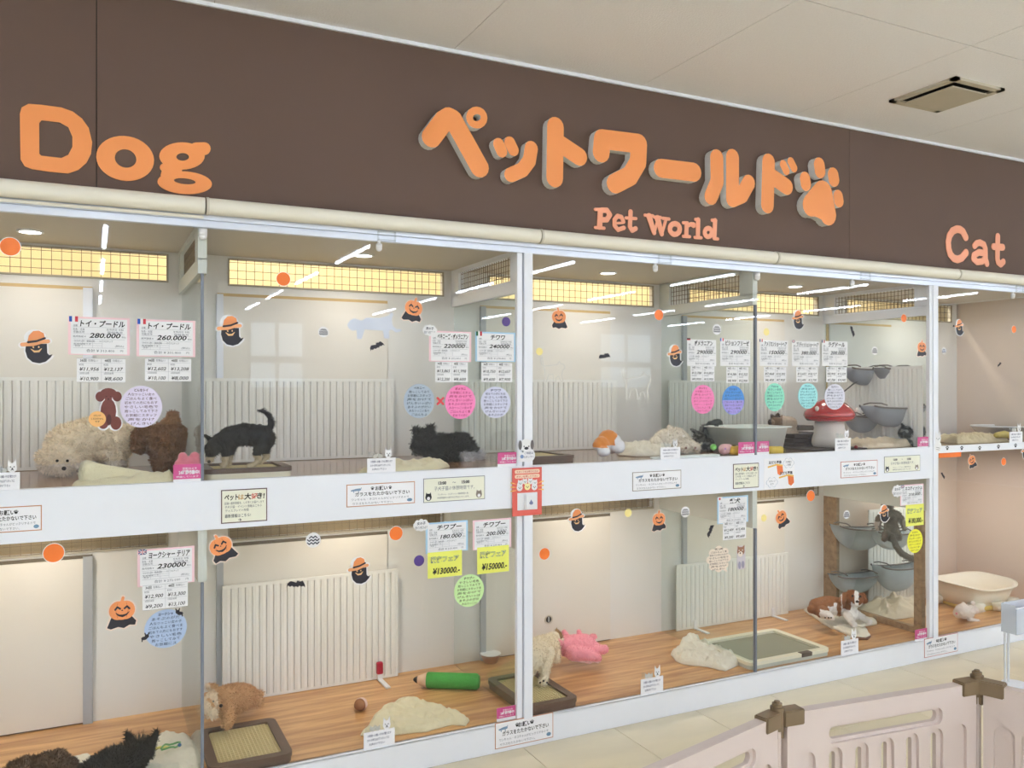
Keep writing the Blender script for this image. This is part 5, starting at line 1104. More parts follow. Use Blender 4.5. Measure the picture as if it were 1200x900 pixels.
# 6 grey kitten crouched against the white tub
t = animal('cat', 'grey tabby kitten crouched against the left side of the white tub', 'cat', 830, 528, ZU, .40)
body('body', [[J(835, 517, .40, 10), J(829, 510, .40, 9), J(826, 503, .40, 6)], [J(819, 512, .36, 7)], [J(815, 506, .36, 2.6), J(810, 503, .36, 1.5)], [J(822, 504, .38, 2.6), J(824, 498, .38, 1.2)], [J(834, 520, .36, 8), J(824, 526, .34, 3.5)], [J(838, 518, .42, 9)], [J(814, 515, .34, 3.2)]],
     FURM, t, lambda p: (124, 124, 120) if noise.noise(p * 55) > -.05 else (74, 74, 72), .004, .002, 60, 3, (3500, .008, .001, (0, 0, -.3)))
dot('eye', t, J(817, 511, .27, 1)[:3], .004, EYEM); dot('nose', t, J(811, 515, .29, 1)[:3], .004, mat('pinkish_nose', (170, 130, 124), .5))
# 7 kittens in the tub
t = animal('cat', 'siamese kitten lying in the white tub, dark muzzle over the rim', 'cat', 918, 500, ZU + .055, .42)
body('body', [[J(925, 497, .42, 9), J(912, 494, .42, 7.5)], [J(909, 493, .38, 6.5)], [J(904, 495, .36, 4.2)], [J(911, 487, .39, 2.6), J(912, 485, .39, 1.4)], [J(905, 488, .38, 2.4), J(904, 486, .38, 1.2)], [J(926, 508, .42, 9), J(905, 506, .42, 7)]],
     FURM, t, lambda p: (78, 64, 54) if pxof(p) < 904 or (pxof(p) < 914 and p.z > at(910, 489, .39).z) else ((160, 134, 110) if pxof(p) < 917 else (222, 206, 186)), .004, .002, 60, 3, (3000, .008, .001, (0, 0, -.2)))
t = animal('cat', 'dark back of a kitten arching just above the left end of the tub rim', 'cat', 832, 500, ZU + .055, .45)
body('body', [[J(846, 506, .45, 8), J(834, 500, .45, 7), J(841, 497, .45, 6)]], FURM, t, lambda p: (70, 72, 70) if noise.noise(p * 70) > 0 else (40, 42, 42), .004, .002, 60, 2, (1800, .006, .001, (0, 0, 0)))
# 8 curled dark kitten
t = animal('cat', 'dark brindled kitten curled up in the far right corner of the fourth upper compartment', 'cat', 1069, 525, ZU, .12)
body('body', [[J(1069, 512, .14, 13), J(1070, 519, .14, 9)], [J(1061, 507, .12, 8)], [J(1058, 500, .12, 2.5), J(1057, 497, .12, 1.4)], [J(1076, 505, .14, 8)], [J(1064, 520, .11, 5), J(1076, 520, .12, 5)]],
     FURM, t, lambda p: (44, 46, 46) if noise.noise(p * 45) > -.15 else (150, 152, 148), .004, .002, 60, 3, (3500, .009, .001, (0, 0, -.3)))
# 9 dogs cut by the lower left corner
t = animal('dog', 'dark brown curly dog, only its back showing at the bottom left corner', 'dog', 50, 905, ZL, .12)
body('body', [[J(30, 918, .16, 30), J(60, 912, .16, 31), J(75, 922, .14, 24)], [J(30, 940, .12, 18)], [J(82, 915, .12, 14)]], FURM, t, C3(84, 62, 46), .006, .010, 45, 3, (6000, .012, .002, (0, 0, 0)))
t = animal('dog', 'black dog with pointed tufted ears seen from behind, bottom left', 'dog', 135, 905, ZL, .13)
body('body', [[J(112, 918, .12, 28), J(136, 900, .14, 25), J(156, 888, .16, 17)], [J(163, 878, .18, 11), J(172, 882, .16, 9)], [J(154, 872, .20, 7), J(150, 863, .20, 4), J(148, 858, .20, 1.8)], [J(176, 872, .17, 6), J(182, 862, .17, 4), J(184, 855, .17, 1.8)], [J(110, 935, .12, 24)]], FURM, t, C3(24, 23, 24), .005, .003, 45, 3, (8000, .015, .0014, (-.2, 0, .1)))
f = NB()
for i in range(60):
    a = Vector(J(168 + rnd.uniform(-6, 6), 868, .18, 0)[:3]); d = Vector((rnd.uniform(-.2, .5), rnd.uniform(-.2, .2), 1)).normalized() * rnd.uniform(.02, .045); s = Vector((.0012, .0008, 0)); f.faces.new([f.verts.new(a - s), f.verts.new(a + s), f.verts.new(a + d)])
fin(f, 'ear_tufts', mat('brown_black_hair', (60, 48, 40), .8), t, kind='stuff')
# 10 tan puppy asleep
t = animal('dog', 'tan puppy sleeping with its chin at the brown toilet tray, lower second compartment', 'dog', 270, 845, ZL, .44)
def tan(p): return (228, 208, 182) if p.x < at(252, 820, .44).x and p.z > ZL + .02 and noise.noise(p * 30) > -.1 else (208, 166, 124)
body('body', [[J(262, 820, .44, 16), J(278, 818, .50, 17), J(288, 816, .56, 13)], [J(246, 824, .38, 13), J(241, 831, .34, 9)], [J(250, 806, .50, 5), J(243, 804, .50, 3)], [J(268, 830, .40, 10), J(267, 843, .32, 6.5), J(266, 849, .28, 5.5)], [J(288, 820, .56, 9), J(302, 821, .54, 5.5), J(304, 824, .53, 4.5)], [J(284, 812, .62, 7), J(300, 812, .62, 4), J(306, 813, .62, 3.5)], [J(250, 836, .30, 6)]],
     FURM, t, tan, .004, .002, 40, 3, (8000, .012, .0015, (.2, 0, -.3)))
dot('nose', t, J(259, 827, .27, 1)[:3], .007, NOSEM); dot('eye', t, J(250, 822, .25, 1)[:3], .004, EYEM)
# 11 cream puppy from behind at the middle post
t = animal('dog', 'cream puppy seen from behind, climbing toward the pink plush, beside the middle post', 'dog', 636, 790, ZL + .04, .36)
body('body', [[J(622, 772, .24, 15), J(632, 761, .34, 15), J(644, 755, .44, 12)], [J(650, 750, .48, 10), J(655, 757, .50, 7)], [J(655, 745, .50, 4), J(652, 738, .50, 1.8)], [J(640, 765, .32, 11), J(638, 782, .26, 7), J(638, 793, .24, 5), J(636, 799, .21, 5.2)], [J(620, 775, .26, 10), J(620, 790, .24, 6)], [J(650, 764, .44, 7), J(652, 772, .42, 5)]],
     FURM, t, lambda p: (172, 138, 98) if p.z > at(652, 744, .5).z - .004 and p.x > at(650, 745, .5).x else (242, 230, 206), .004, .0018, 40, 3, (7000, .011, .0014, (-.1, -.2, -.3)))
for k_, (qx, qy) in enumerate(((633, 800), (637, 798), (641, 800))): dot('paw_pad', t, J(qx, qy, .175, 1)[:3], .005, NOSEM, (1, .5, 1))
# 12 brown and white puppy lying on its mat
t = animal('dog', 'brown and white spaniel puppy lying on a cream mat, facing the viewer', 'dog', 985, 728, ZL, .40)
hd = at(1002, 702, .36)
def cav(p):
    x = pxof(p) + 1.3 * noise.noise(p * 70); zz = p.z + .006 * noise.noise(p * 55 + Vector((3, 1, 2)))
    if zz > at(1000, 712, .36).z and x > 987:                          # head: white blaze and muzzle between brown eye patches
        if abs(x - 1004) < 2.3: return (244, 240, 236)
        if zz < hd.z - .004 and abs(x - 1004) < 6.5: return (240, 236, 232)
        return (140, 88, 54)
    if x > 986: return (238, 234, 230)
    if zz < at(975, 710, .38).z and 961 < x < 977: return (234, 228, 224)
    if 977 <= x < 981 and zz < at(975, 707, .38).z: return (238, 232, 228)
    return (150, 100, 66)
body('body', [[J(958, 711, .42, 10), J(970, 709, .42, 11), J(984, 711, .42, 11), J(992, 713, .40, 10)], [J(999, 701, .36, 10), J(1002, 702, .34, 9.5)], [J(1004, 706, .30, 5.2), J(1005, 707, .28, 4.2)], [J(990, 698, .37, 4), J(987, 704, .36, 4.2), J(987, 708, .36, 3)], [J(1011, 698, .35, 3.6), J(1013, 704, .34, 3.6)],
              [J(996, 716, .36, 9), J(1000, 722, .33, 6)], [J(993, 720, .34, 5), J(998, 729, .26, 3.8), J(1001, 732, .22, 3.6)], [J(1004, 720, .34, 5), J(1014, 726, .28, 3.8), J(1019, 729, .24, 3.6)], [J(964, 717, .36, 8), J(972, 722, .30, 4), J(975, 724, .28, 3)], [J(951, 714, .42, 5)]],
     FURM, t, cav, .0035, .0015, 60, 3, (5000, .007, .0012, (-.2, 0, -.3)))
dot('nose', t, J(1004.5, 705, .225, 1)[:3], .0085, NOSEM, (1.2, 1, .9)); dot('eye', t, J(999, 698.5, .258, 1)[:3], .0065, EYEM); dot('eye', t, J(1008, 699, .262, 1)[:3], .0065, EYEM)
for qx in (967, 971, 974): dot('paw_pad', t, J(qx, 724, .26, 1)[:3], .005, NOSEM)
# 13 grey cat climbing the hammocks
t = animal('cat', 'grey cat seen from behind standing on the hanging hammock, tail hanging down', 'cat', 1046, 640, 0.62, .34)
body('body', [[J(1043, 603, .36, 8), J(1044, 612, .34, 8), J(1045, 622, .33, 8.5), J(1045, 627, .33, 8)], [J(1037, 604, .34, 6), J(1031, 608, .32, 4.2), J(1028, 614, .30, 3.4), J(1029, 619, .29, 3.2)], [J(1050, 604, .34, 6), J(1056, 609, .32, 4.2), J(1059, 615, .30, 3.4), J(1060, 619, .29, 3)],
              [J(1040, 592, .36, 7)], [J(1035, 587, .36, 2.8), J(1033, 582, .36, 1)], [J(1045, 587, .36, 2.8), J(1047, 582, .36, 1)], [J(1039, 626, .31, 5), J(1036, 632, .30, 3)], [J(1051, 626, .31, 5), J(1054, 631, .30, 3)],
              [J(1046, 628, .28, 3.4), J(1050, 640, .27, 3.4), J(1057, 649, .26, 3.6), J(1067, 654, .25, 3.6), J(1075, 655, .25, 2.6)]],
     FURM, t, lambda p: (168, 158, 148) if abs(pxof(p) + 2 * noise.noise(p * 60) - 1044) > 13.5 and .66 < p.z < .72 else (108, 98, 90), .004, .002, 50, 3, (5000, .008, .0013, (0, 0, -.4)))

# ================================================================ CLOTHS AND TOYS
TOW = mat('towel_beige', (232, 222, 186), .95, .05, 20, bump=.5, bscale=240, sheen=.3); TOWC = mat('fleece_cream', (238, 232, 214), .95, .04, 20, bump=.5, bscale=240, sheen=.3)
def poly(pts, z): return [tuple(atz(a, b, z)[:2]) for a, b in pts]
def rid(pts, z, h, w_): 
    P = [atz(a, b, z) for a, b in pts]; return [(p.x, p.y, q.x, q.y, h, w_) for p, q in zip(P, P[1:])]
def wxy(cx, cy, L, w_, n=10, rot=0):
    return [(cx + L * math.cos(a) * math.cos(rot) - w_ * math.sin(a) * math.sin(rot), cy + L * math.cos(a) * math.sin(rot) + w_ * math.sin(a) * math.cos(rot)) for a in [2 * math.pi * i / n for i in range(n)]]
def soft(nm, label, cat_, m, outline, z, amp, seed, grp=None, **k):
    o = cloth(nm, m, None, outline, z, amp, seed, **k); tag(o, label, cat_, grp); return o
a, b = at(84, 560, .10), at(203, 560, .10)
o = soft('towel', 'beige towel with a rolled open end lying left of the magenta sticker', 'towel', TOW, [(a.x, .04), (a.x + .05, .14), (a.x + .16, .17), (b.x - .06, .12), (b.x, .06), (b.x, .02), (a.x + .16, .016), (a.x + .03, .02)], ZU, .012, 3, ridges=[(a.x + .03, .09, b.x, .05, .030, .03), (a.x + .12, .12, b.x - .03, .09, .018, .02)])
h = NB(); n = 22; r0 = .036
for ly, (rr, th_) in enumerate(((.040, .0045),)):
    V = []
    for i in range(n + 1):
        an = math.pi * (-.22 + 1.42 * i / n); V.append([(math.cos(an) * r, math.sin(an) * r * 1.15) for r in (rr, rr - th_ * 2)])
    L_ = [0, .03, .08, .14, .20]; cx = a.x + .045
    R = []
    for k_, l in enumerate(L_):
        s = 1 - .14 * k_; R.append([[h.verts.new((cx + l * .9 + px_ * s * .62, .055 + l * .05 + px_ * s * .45, ZU + .038 * s + .004 + pz_ * s)) for px_, pz_ in v] for v in V])
    for A, B in zip(R, R[1:]):
        for i in range(n):
            for q in (0, 1): h.faces.new((A[i][q], A[i + 1][q], B[i + 1][q], B[i][q]))
    for A in (R[0], R[-1]):
        for i in range(n): h.faces.new((A[i][0], A[i][1], A[i + 1][1], A[i + 1][0]))
ro = fin(h, 'rolled_end', TOW, o, True)
PINKF = mat('plush_pink', (236, 128, 146), .95, .06, 30, bump=.4, bscale=200, sheen=.4)
t = animal('plush_toy', 'pink plush toy leaning at the left divider above the magenta sticker', 'plush toy', 217, 555, ZU, .07)
body('body', [[J(212, 545, .08, 8), J(222, 545, .08, 9), J(229, 543, .09, 7)], [J(214, 535, .08, 5.5)], [J(228, 535, .09, 6)], [J(218, 540, .08, 6)]], PINKF, t, C3(236, 128, 146), .004)
a = at(416, 548, .06)
soft('towel', 'beige towel folded flat in front of the black long-haired puppy', 'towel', TOW, [(a.x, .03), (a.x + .12, .15), (a.x + .24, .26), (a.x + .36, .22), (a.x + .42, .12), (a.x + .34, .04), (a.x + .16, .015)], ZU, .018, 9, ridges=[(a.x + .10, .14, a.x + .36, .13, .028, .035), (a.x + .30, .06, a.x + .38, .10, .016, .02)])
b1, b2 = at(726, 520, .30), at(782, 520, .30)
soft('blanket', 'cream fleece blanket heaped between orange and white plush and cream puppy', 'blanket', TOWC, [(b1.x, .30), (b1.x + .06, .42), (b2.x - .05, .46), (b2.x + .04, .36), (b2.x, .22), (b1.x + .14, .17), (b1.x + .02, .20)], ZU, .055, 14, edge=.05)
soft('cloth_pad', 'flat white cloth pad lying behind the middle notice card', 'pad', mat('pad_white', (240, 246, 244), .9, .02, bump=.2), [(at(764, 535, .03).x, .016), (at(766, 535, .03).x, .06), (at(842, 530, .04).x, .075), (at(842, 530, .03).x, .018)], ZU, .003, 2, thick=.012, step=.016)
# orange and white dog plush ball
t = animal('plush_toy', 'shiny orange and white puppy bottom plush toy on the brown floor', 'plush toy', 713, 535, ZU, .16)
SHB = mat('satin_plush', (240, 240, 244), .35, .02)
xb = at(716, 520, .18)
def shib(p):
    q = at(713, 516, .17); dx = (p.x - q.x); dz = (p.z - q.z)
    if dz < -.022 + max(0, -dx) * .0 and not (dx < -.035 and dz > -.03): return (240, 240, 246)
    if dx > .012 and dz < .014 - (.03 - dx) * .7: return (240, 240, 246)
    return (222, 136, 50)
body('body', [[J(713, 516, .19, 13), J(716, 519, .19, 13)], [J(705, 521, .17, 10)], [J(706, 529, .13, 6.5), J(709, 529, .13, 6.5)], [J(724, 523, .15, 9)], [J(700, 522, .16, 6)]], colmat('plush_sheen', .35, .02, .2), t, shib, .004)
# little toys beside the tub
dot('apple', None, at(836, 524, .06)[:], .016, mat('apple_green', (112, 190, 84), .35, .05)); o = bpy.data.objects['apple']; tag(o, 'small green rubber ball toy left of the tub', 'toy')
h = NB(); tube(h, [at(836, 520, .05), at(837, 519, .05)], .003, 8); fin(h, 'stem', mat('stem_dark', (60, 60, 40), .6), o)
def toy(nm, pts, m, label):
    t = thing(nm, label, 'toy', (at(pts[0][0], 530, pts[0][2]).x, pts[0][2], ZU)); body('shell', [[J(*p) for p in pts]], m, t, C3(255, 255, 255), .003); return t
t = toy('egg_toy', [(848, 526.5, .06, 6.5), (854, 526, .07, 6)], mat('toy_pink', (240, 190, 196), .4, .04), 'pale pink egg shaped toy in front of the tub')
dot('dot_mark', t, J(850, 526, .022, 1)[:3], .005, mat('lilac_mark', (200, 140, 210), .5), (1, .4, 1))
t = toy('corn_toy', [(858, 528, .05, 5.5), (866, 528, .05, 6)], mat('toy_yellow', (232, 184, 60), .4, .06), 'yellow toy with a dark cap left of a magenta sticker')
dot('dark_cap', t, J(860, 522, .05, 1)[:3], .010, mat('toy_olive', (110, 96, 40), .5), (1.3, 1, .4))
t = toy('banana_toy', [(903, 528, .06, 5.5), (914, 528, .07, 5.5)], mat('toy_yellow2', (228, 196, 70), .4, .06), 'yellow oblong toy with olive end right of a magenta sticker')
dot('dark_end', t, J(917.5, 528.5, .06, 1)[:3], .018, mat('toy_olive', (110, 96, 40)), (.6, 1, 1))
# white tub
def loft(name, m, parent, rings, n=40, corner=.35, close_bottom=True):
    """rings: (cx, cy, hx, hy, z) superellipses"""
    h = NB(); R = []
    for cx, cy, hx, hy, z in rings:
        rr = []
        for i in range(n):
            a = 2 * math.pi * i / n; ca, sa = math.cos(a), math.sin(a)
            rr.append(h.verts.new((cx + hx * math.copysign(abs(ca) ** corner, ca), cy + hy * math.copysign(abs(sa) ** corner, sa), z(a) if callable(z) else z)))
        R.append(rr)
    for A, B in zip(R, R[1:]):
        for k in range(n): h.faces.new((A[k], A[(k + 1) % n], B[(k + 1) % n], B[k]))
    h.faces.new(R[0]); h.faces.new(R[-1][::-1])
    return fin(h, name, m, parent, True)
tl, tr = at(828, 497, .45), at(926, 500, .16); TUBW = mat('tub_white', (236, 240, 236), .35, .02)
cx, cy, hx, hy = (at(838, 520, .30).x + at(925, 520, .16).x) / 2, .28, (at(925, 520, .16).x - at(838, 520, .30).x) / 2, .15
zt_ = at(900, 500.5, .13).z; t = thing('litter_tub', 'white rectangular cat tub with a wide rim and kittens lying in it', 'tub', (cx, cy, ZU))
loft('tub', TUBW, t, [(cx, cy, hx * .86, hy * .84, ZU + .001), (cx, cy, hx * .97, hy * .96, zt_ - .006), (cx, cy, hx * 1.06, hy * 1.08, zt_ - .006), (cx, cy, hx * 1.07, hy * 1.09, zt_), (cx, cy, hx * .96, hy * .95, zt_), (cx, cy, hx * .84, hy * .82, ZU + .006)], 48, .3)
# mushroom house
mx, my = at(972, 515, .22).x, .22; t = thing('mushroom_house', 'glossy red mushroom shaped pet house with white stem', 'pet house', (mx, my, ZU))
k = mpp(975, .22); zc = at(975, 491, .22).z; zb_ = at(975, 531, .22).z
prof = [(.0, 0), (16 * k, .0), (20 * k, .012), (21.5 * k, .03), (20.5 * k, .055), (18.5 * k, .08), (17 * k, zc - ZU - .002)]
h = NB(); lathe(h, [(r * .93 + .0005, z) for r, z in prof], (mx, my, ZU), 40); fin(h, 'stem', mat('stem_white', (226, 218, 212), .75, .05, 20, bump=.25, bscale=160), t, True)
H2 = .135; R2 = 29 * k
prof = [(R2 * .55, 0), (R2 * .86, -.004), (R2 * .97, .012), (R2 * 1.0, .028), (R2 * .96, .045), (R2 * .84, .066), (R2 * .62, .092), (R2 * .34, .110), (.001, .117)]
h = NB(); lathe(h, prof, (mx, my, zc - .004), 48); fin(h, 'cap', mat('cap_red', (186, 22, 34), .2, .04, coat=.6), t, True)
h = NB(); lathe(h, [(R2 * .99, .0205), (R2 * 1.0035, .0215), (R2 * 1.0035, .0235), (R2 * .99, .0245)], (mx, my, zc - .004), 48); fin(h, 'cap_seam', mat('cap_seam', (120, 14, 22), .4), t, True)
for px_, py_ in ((957.5, 478.5), (1004, 480), (985, 462)):
    q = at(px_, py_, my); dx = q.x - mx; dz = q.z - zc; r = R2 * (.98 if dz < .05 else .80); yy = my - math.sqrt(max(0, r * r - dx * dx))
    u_ = (px_ - 600) / F; tt = (yy + D) / (C_ - S_ * u_); q = Vector((tt * (S_ + u_ * C_), yy, q.z)); dd = (q - Vector((mx, my, zc - .01))).normalized()
    dot('white_spot', t, q + dd * .001, .014, mat('spot_white', (236, 224, 214), .4), (1, .45, 1))
# dark folded cushion and mat beside the mushroom house
DK = mat('cushion_brown', (62, 44, 42), .7, .08, bump=.2, bscale=120)
p1, p2 = at(922, 520, .35), at(962, 520, .35)
t = thing('pet_step', 'dark brown padded step with two layers behind the tub and mushroom house', 'pet step', (p1.x, .3, ZU))
for k_, (z0, z1, e) in enumerate(((.001, .026, 0), (.026, .050, .02), (.050, .075, .04))):
    fin(box(NB(), p1.x - .02 + e, p2.x + .06, .28 + e, .62, ZU + z0, ZU + z1 - .002, .008), 'padded_layer', DK, t, 'auto')
o = fin(box(NB(), at(950, 530, .1).x, at(1010, 530, .1).x, .06, .34, ZU + .0005, ZU + .008, .003), 'floor_mat', mat('mat_dark', (52, 38, 36), .6, .08)); tag(o, 'thin dark brown mat under the mushroom house', 'mat')
o = fin(box(NB(), at(936, 510, .55).x, at(957, 510, .55).x, .55, .66, ZU + .076, ZU + .105, .012), 'grey_cushion', mat('cushion_grey', (120, 112, 106), .9, .06, bump=.3)); tag(o, 'small grey cushion on the dark padded step', 'cushion')
c1, c2 = at(1000, 525, .16), at(1060, 523, .16)
soft('blanket', 'cream blanket spread below the grey hammocks, right of the mushroom house', 'blanket', mat('blanket_cream', (226, 210, 184), .95, .06, 20, bump=.5, bscale=200), [(c1.x, .10), (c1.x + .02, .30), (c1.x + .18, .40), (c2.x - .03, .30), (c2.x, .10), (c2.x - .10, .07)], ZU, .022, 21, ridges=[(c1.x + .10, .33, c2.x - .06, .12, .035, .022)])
dot('red_toy', None, J(1003, 524, .07, 1)[:3], .010, mat('toy_red', (150, 30, 44), .5)); o = bpy.data.objects['red_toy']; tag(o, 'tiny dark red toy at the foot of the mushroom house', 'toy')

# ---- toilet trays
TRB = mat('tray_brown', (98, 76, 62), .45, .04); TRC = mat('tray_cream', (236, 230, 206), .4, .03); MESHB = mat('mesh_beige', (212, 196, 148), .6, .03); PADW = mat('pad_sheet', (232, 228, 214), .8, .03, bump=.2, bscale=200)
def tray(label, cx, cy, hx, hy, z, rim, sheet, rot=0, h=.035, rw=.035, mesh=True, basem=None, clip=None):
    t = thing('toilet_tray', label, 'pet toilet tray', (cx, cy, z), 'pet toilet trays'); t.rotation_euler = (0, 0, math.radians(rot))
    f = NB()
    plate([rrect(-hx, -hy, hx, hy, .035)], h * .45, [rrect(-hx + rw, -hy + rw, hx - rw, hy - rw, .012)], 0, f)
    for v in f.verts: v.co = Vector((v.co.x, v.co.z, h - v.co.y))
    es = [e for e in f.edges if len(e.link_faces) == 2 and e.calc_face_angle(0) > 1 and min(v.co.z for v in e.verts) > h * .9]
    bmesh.ops.bevel(f, geom=es, offset=.006, segments=3, affect='EDGES'); fin(f, 'rim', rim, t, 'auto', local=True)
    f = NB(); plate([rrect(-hx + .004, -hy + .004, hx - .004, hy - .004, .032)], h * .55, (), 0, f)
    for v in f.verts: v.co = Vector((v.co.x, v.co.z, h * .56 - v.co.y))
    fin(f, 'base', basem or rim, t, 'auto', local=True)
    fin(box(NB(), -hx + rw, hx - rw, -hy + rw, hy - rw, h * .56, h * .66), 'sheet', sheet, t, local=True)
    if mesh:
        f = NB(); a_, b_ = hx - rw, hy - rw; n = int(2 * a_ / .013); m_ = int(2 * b_ / .013); zz = h * .66
        for i in range(n + 1): x = -a_ + 2 * a_ * i / n; box(f, x - .0016, x + .0016, -b_, b_, zz, zz + .004)
        for i in range(m_ + 1): y = -b_ + 2 * b_ * i / m_; box(f, -a_, a_, y - .0016, y + .0016, zz, zz + .0036)
        fin(f, 'grid', MESHB, t, local=True, kind='stuff')
    if clip is not None: fin(box(NB(), clip - .035, clip + .035, -hy - .004, -hy + rw * .8, h * .5, h + .003, .002), 'clip', mat('clip_dark', (86, 70, 58), .5), t, local=True)
    return t
def seat(px0, px1, y0, y1, ymid=None):
    ym = (y0 + y1) / 2; a, b = at(px0, 0, y0).x, at(px1, 0, y0).x; return (a + b) / 2, ym, (b - a) / 2, (y1 - y0) / 2
cx, cy, hx, hy = seat(240, 344, .05, .33); tray('brown framed toilet tray with pale sheet under the black and tan puppy', cx, cy, hx, hy, ZU, TRB, PADW, basem=TRC, h=.036)
cx, cy, hx, hy = seat(624, 683, .10, .42); tray('brown toilet tray at the middle post on the upper floor', cx - .03, cy, hx, hy, ZU, TRB, PADW, h=.03)
# lower: brown mesh tray by the left divider
tray('brown toilet tray with beige mesh in front of the sleeping tan puppy', .512, .195, .148, .190, ZL, TRB, MESHB, 0, h=.035)
q0, q1, q2 = atz(577, 789, ZL + .04), atz(648, 783, ZL + .04), atz(677, 818, ZL + .04)
tray('brown toilet tray with beige mesh under the cream puppy at the middle post', (1.63 + q2.x) / 2, (q1.y + q2.y) / 2 + .01, (q2.x - 1.63) / 2 + .01, (q1.y - q2.y) / 2 + .01, ZL, TRB, MESHB, 0, h=.04)
tray('large cream toilet tray with grey-green sheet and brown clip, across the third divider', 3.135, .228, .272, .205, ZL, TRC, mat('sheet_greygreen', (150, 150, 130), .7, .06, bump=.2, bscale=100), 0, h=.036, rw=.036, mesh=False, basem=mat('tray_base_grey', (196, 198, 184), .5), clip=.10)

# ---- lower compartment things
t = thing('pencil_toy', 'large green pencil shaped cushion lying on the oak floor', 'toy', atz(530, 806, ZL)[:])
a, b = atz(500, 806, ZL), atz(562, 808, ZL); a.z = b.z = ZL + .036; dv = (b - a).normalized()
h = NB(); tube(h, [a, a + dv * .006, b - dv * .012, b], [.031, .036, .036, .026], 22); fin(h, 'green_barrel', mat('pencil_green', (70, 160, 66), .8, .06, 20, bump=.3, bscale=140), t, True)
h = NB(); tube(h, [a - dv * .042, a + dv * .001], [.017, .0345], 22); fin(h, 'wood_cone', mat('pencil_skin', (232, 196, 162), .8), t, True)
h = NB(); tube(h, [a - dv * .062, a - dv * .055, a - dv * .041], [.004, .011, .0175], 18); fin(h, 'black_tip', mat('pencil_tip', (40, 38, 40), .8), t, True)
t = thing('acorn_toy', 'small brown and pink acorn shaped toy left of the beige cloth', 'toy', atz(426, 832, ZL)[:]); p = atz(421, 833, ZL); q = atz(433, 826, ZL); p.z = q.z = ZL + .024; d = (q - p).normalized()
h = NB(); tube(h, [p - d * .026, p - d * .016, p, p + d * .012], [.004, .016, .025, .026], 18); fin(h, 'brown_nut', mat('acorn_brown', (150, 98, 62), .8, .08, bump=.3), t, True)
h = NB(); tube(h, [p + d * .010, p + d * .026, p + d * .040], [.028, .025, .010], 18); fin(h, 'pink_cup', mat('acorn_pink', (238, 206, 194), .8), t, True)
soft('towel', 'beige cloth lying spread in front of the green pencil toy', 'towel', TOW, poly([(424, 862), (447, 832), (478, 822), (520, 832), (550, 846), (545, 852), (530, 850), (500, 858), (462, 862)], ZL), ZL, .022, 31, ridges=rid([(440, 850), (480, 826), (500, 840)], ZL, .028, .022) + rid([(480, 842), (535, 842)], ZL, .022, .02))
t = thing('food_bowl', 'brown and white food bowl with kibble near the middle post', 'bowl', atz(575, 778, ZL)[:]); q = atz(575, 776, ZL)
h = NB(); lathe(h, [(.034, 0), (.036, .004), (.050, .040), (.052, .042), (.047, .041), (.036, .012), (.001, .010)], (q.x, q.y, ZL + .001), 30); fin(h, 'bowl', mat('bowl_brown', (150, 100, 72), .35), t, True)
h = NB(); lathe(h, [(.0505, .041), (.053, .043), (.051, .0455), (.0465, .043)], (q.x, q.y, ZL + .001), 30); fin(h, 'white_rim', STW, t, True)
h = NB(); rnd = random.Random(2)
for i in range(60): aa = rnd.uniform(0, 6.28); r = rnd.uniform(0, .030); ball(h, (q.x + r * math.cos(aa), q.y + r * math.sin(aa), ZL + .020 + rnd.uniform(0, .010)), .0055, 1)
fin(h, 'kibble', mat('kibble', (150, 128, 80), .9), t, True, kind='stuff')
# pink plush pillow
t = thing('plush_pillow', 'pink animal shaped plush pillow lying against the back door', 'plush toy', atz(682, 772, ZL)[:]); yq = .46
def pig(p):
    return (252, 220, 228) if p.z < ZL + .05 and p.y < .44 else (247, 164, 176)
body('body', [[J(665, 757, .48, 13), J(684, 758, .46, 15), J(696, 762, .44, 10)], [J(671, 765, .42, 9), J(690, 768, .40, 9)], [J(656, 753, .46, 4.5), J(653, 752, .44, 3.5)], [J(663, 745, .54, 4), J(661, 741, .54, 3)], [J(679, 743, .54, 3.4), J(678, 739, .54, 2.2)], [J(693, 747, .52, 4), J(697, 746, .52, 3)], [J(698, 762, .40, 6), J(708, 761, .40, 5.5)], [J(692, 769, .38, 6), J(700, 771, .36, 5.5)]],
     PLUSHM, t, pig, .0045, .002, 50, 5, (6000, .006, .0014, (0, 0, 0)))
soft('towel', 'cream towel with a coloured rope toy beside the black dog, bottom left', 'towel', TOWC, poly([(150, 900), (172, 880), (186, 862), (205, 862), (222, 866), (234, 880), (236, 905), (190, 915)], ZL), ZL, .020, 77)
h = NB(); b = NB(); c_ = atz(200, 874, ZL + .045)
tube(h, [c_ + Vector((.03 * math.cos(a) * (1 + .3 * math.sin(2 * a)), .022 * math.sin(a), .004 * math.sin(3 * a))) for a in [i * .42 for i in range(16)]], .0035, 8)
t = thing('rope_ring_toy', 'small green and yellow rope toy on the cream towel, bottom left', 'toy', c_[:]); fin(h, 'green_rope', mat('rope_green', (110, 170, 110), .6), t, True)
tube(b, [c_ + Vector((-.055 + .012 * i, .008 * math.sin(i), -.002)) for i in range(5)], .005, 8); fin(b, 'yellow_rope', mat('rope_yellow', (232, 220, 130), .6), t, True)
h = NB(); ball(h, c_ + Vector((.03, -.012, .002)), .007); fin(h, 'blue_bead', mat('bead_blue', (60, 110, 150), .4), t, True)
soft('towel', 'edge of a cream towel between the brown dog and the black dog, bottom left', 'towel', TOWC, poly([(82, 905), (85, 890), (102, 885), (112, 892), (112, 910)], ZL), ZL, .014, 78)
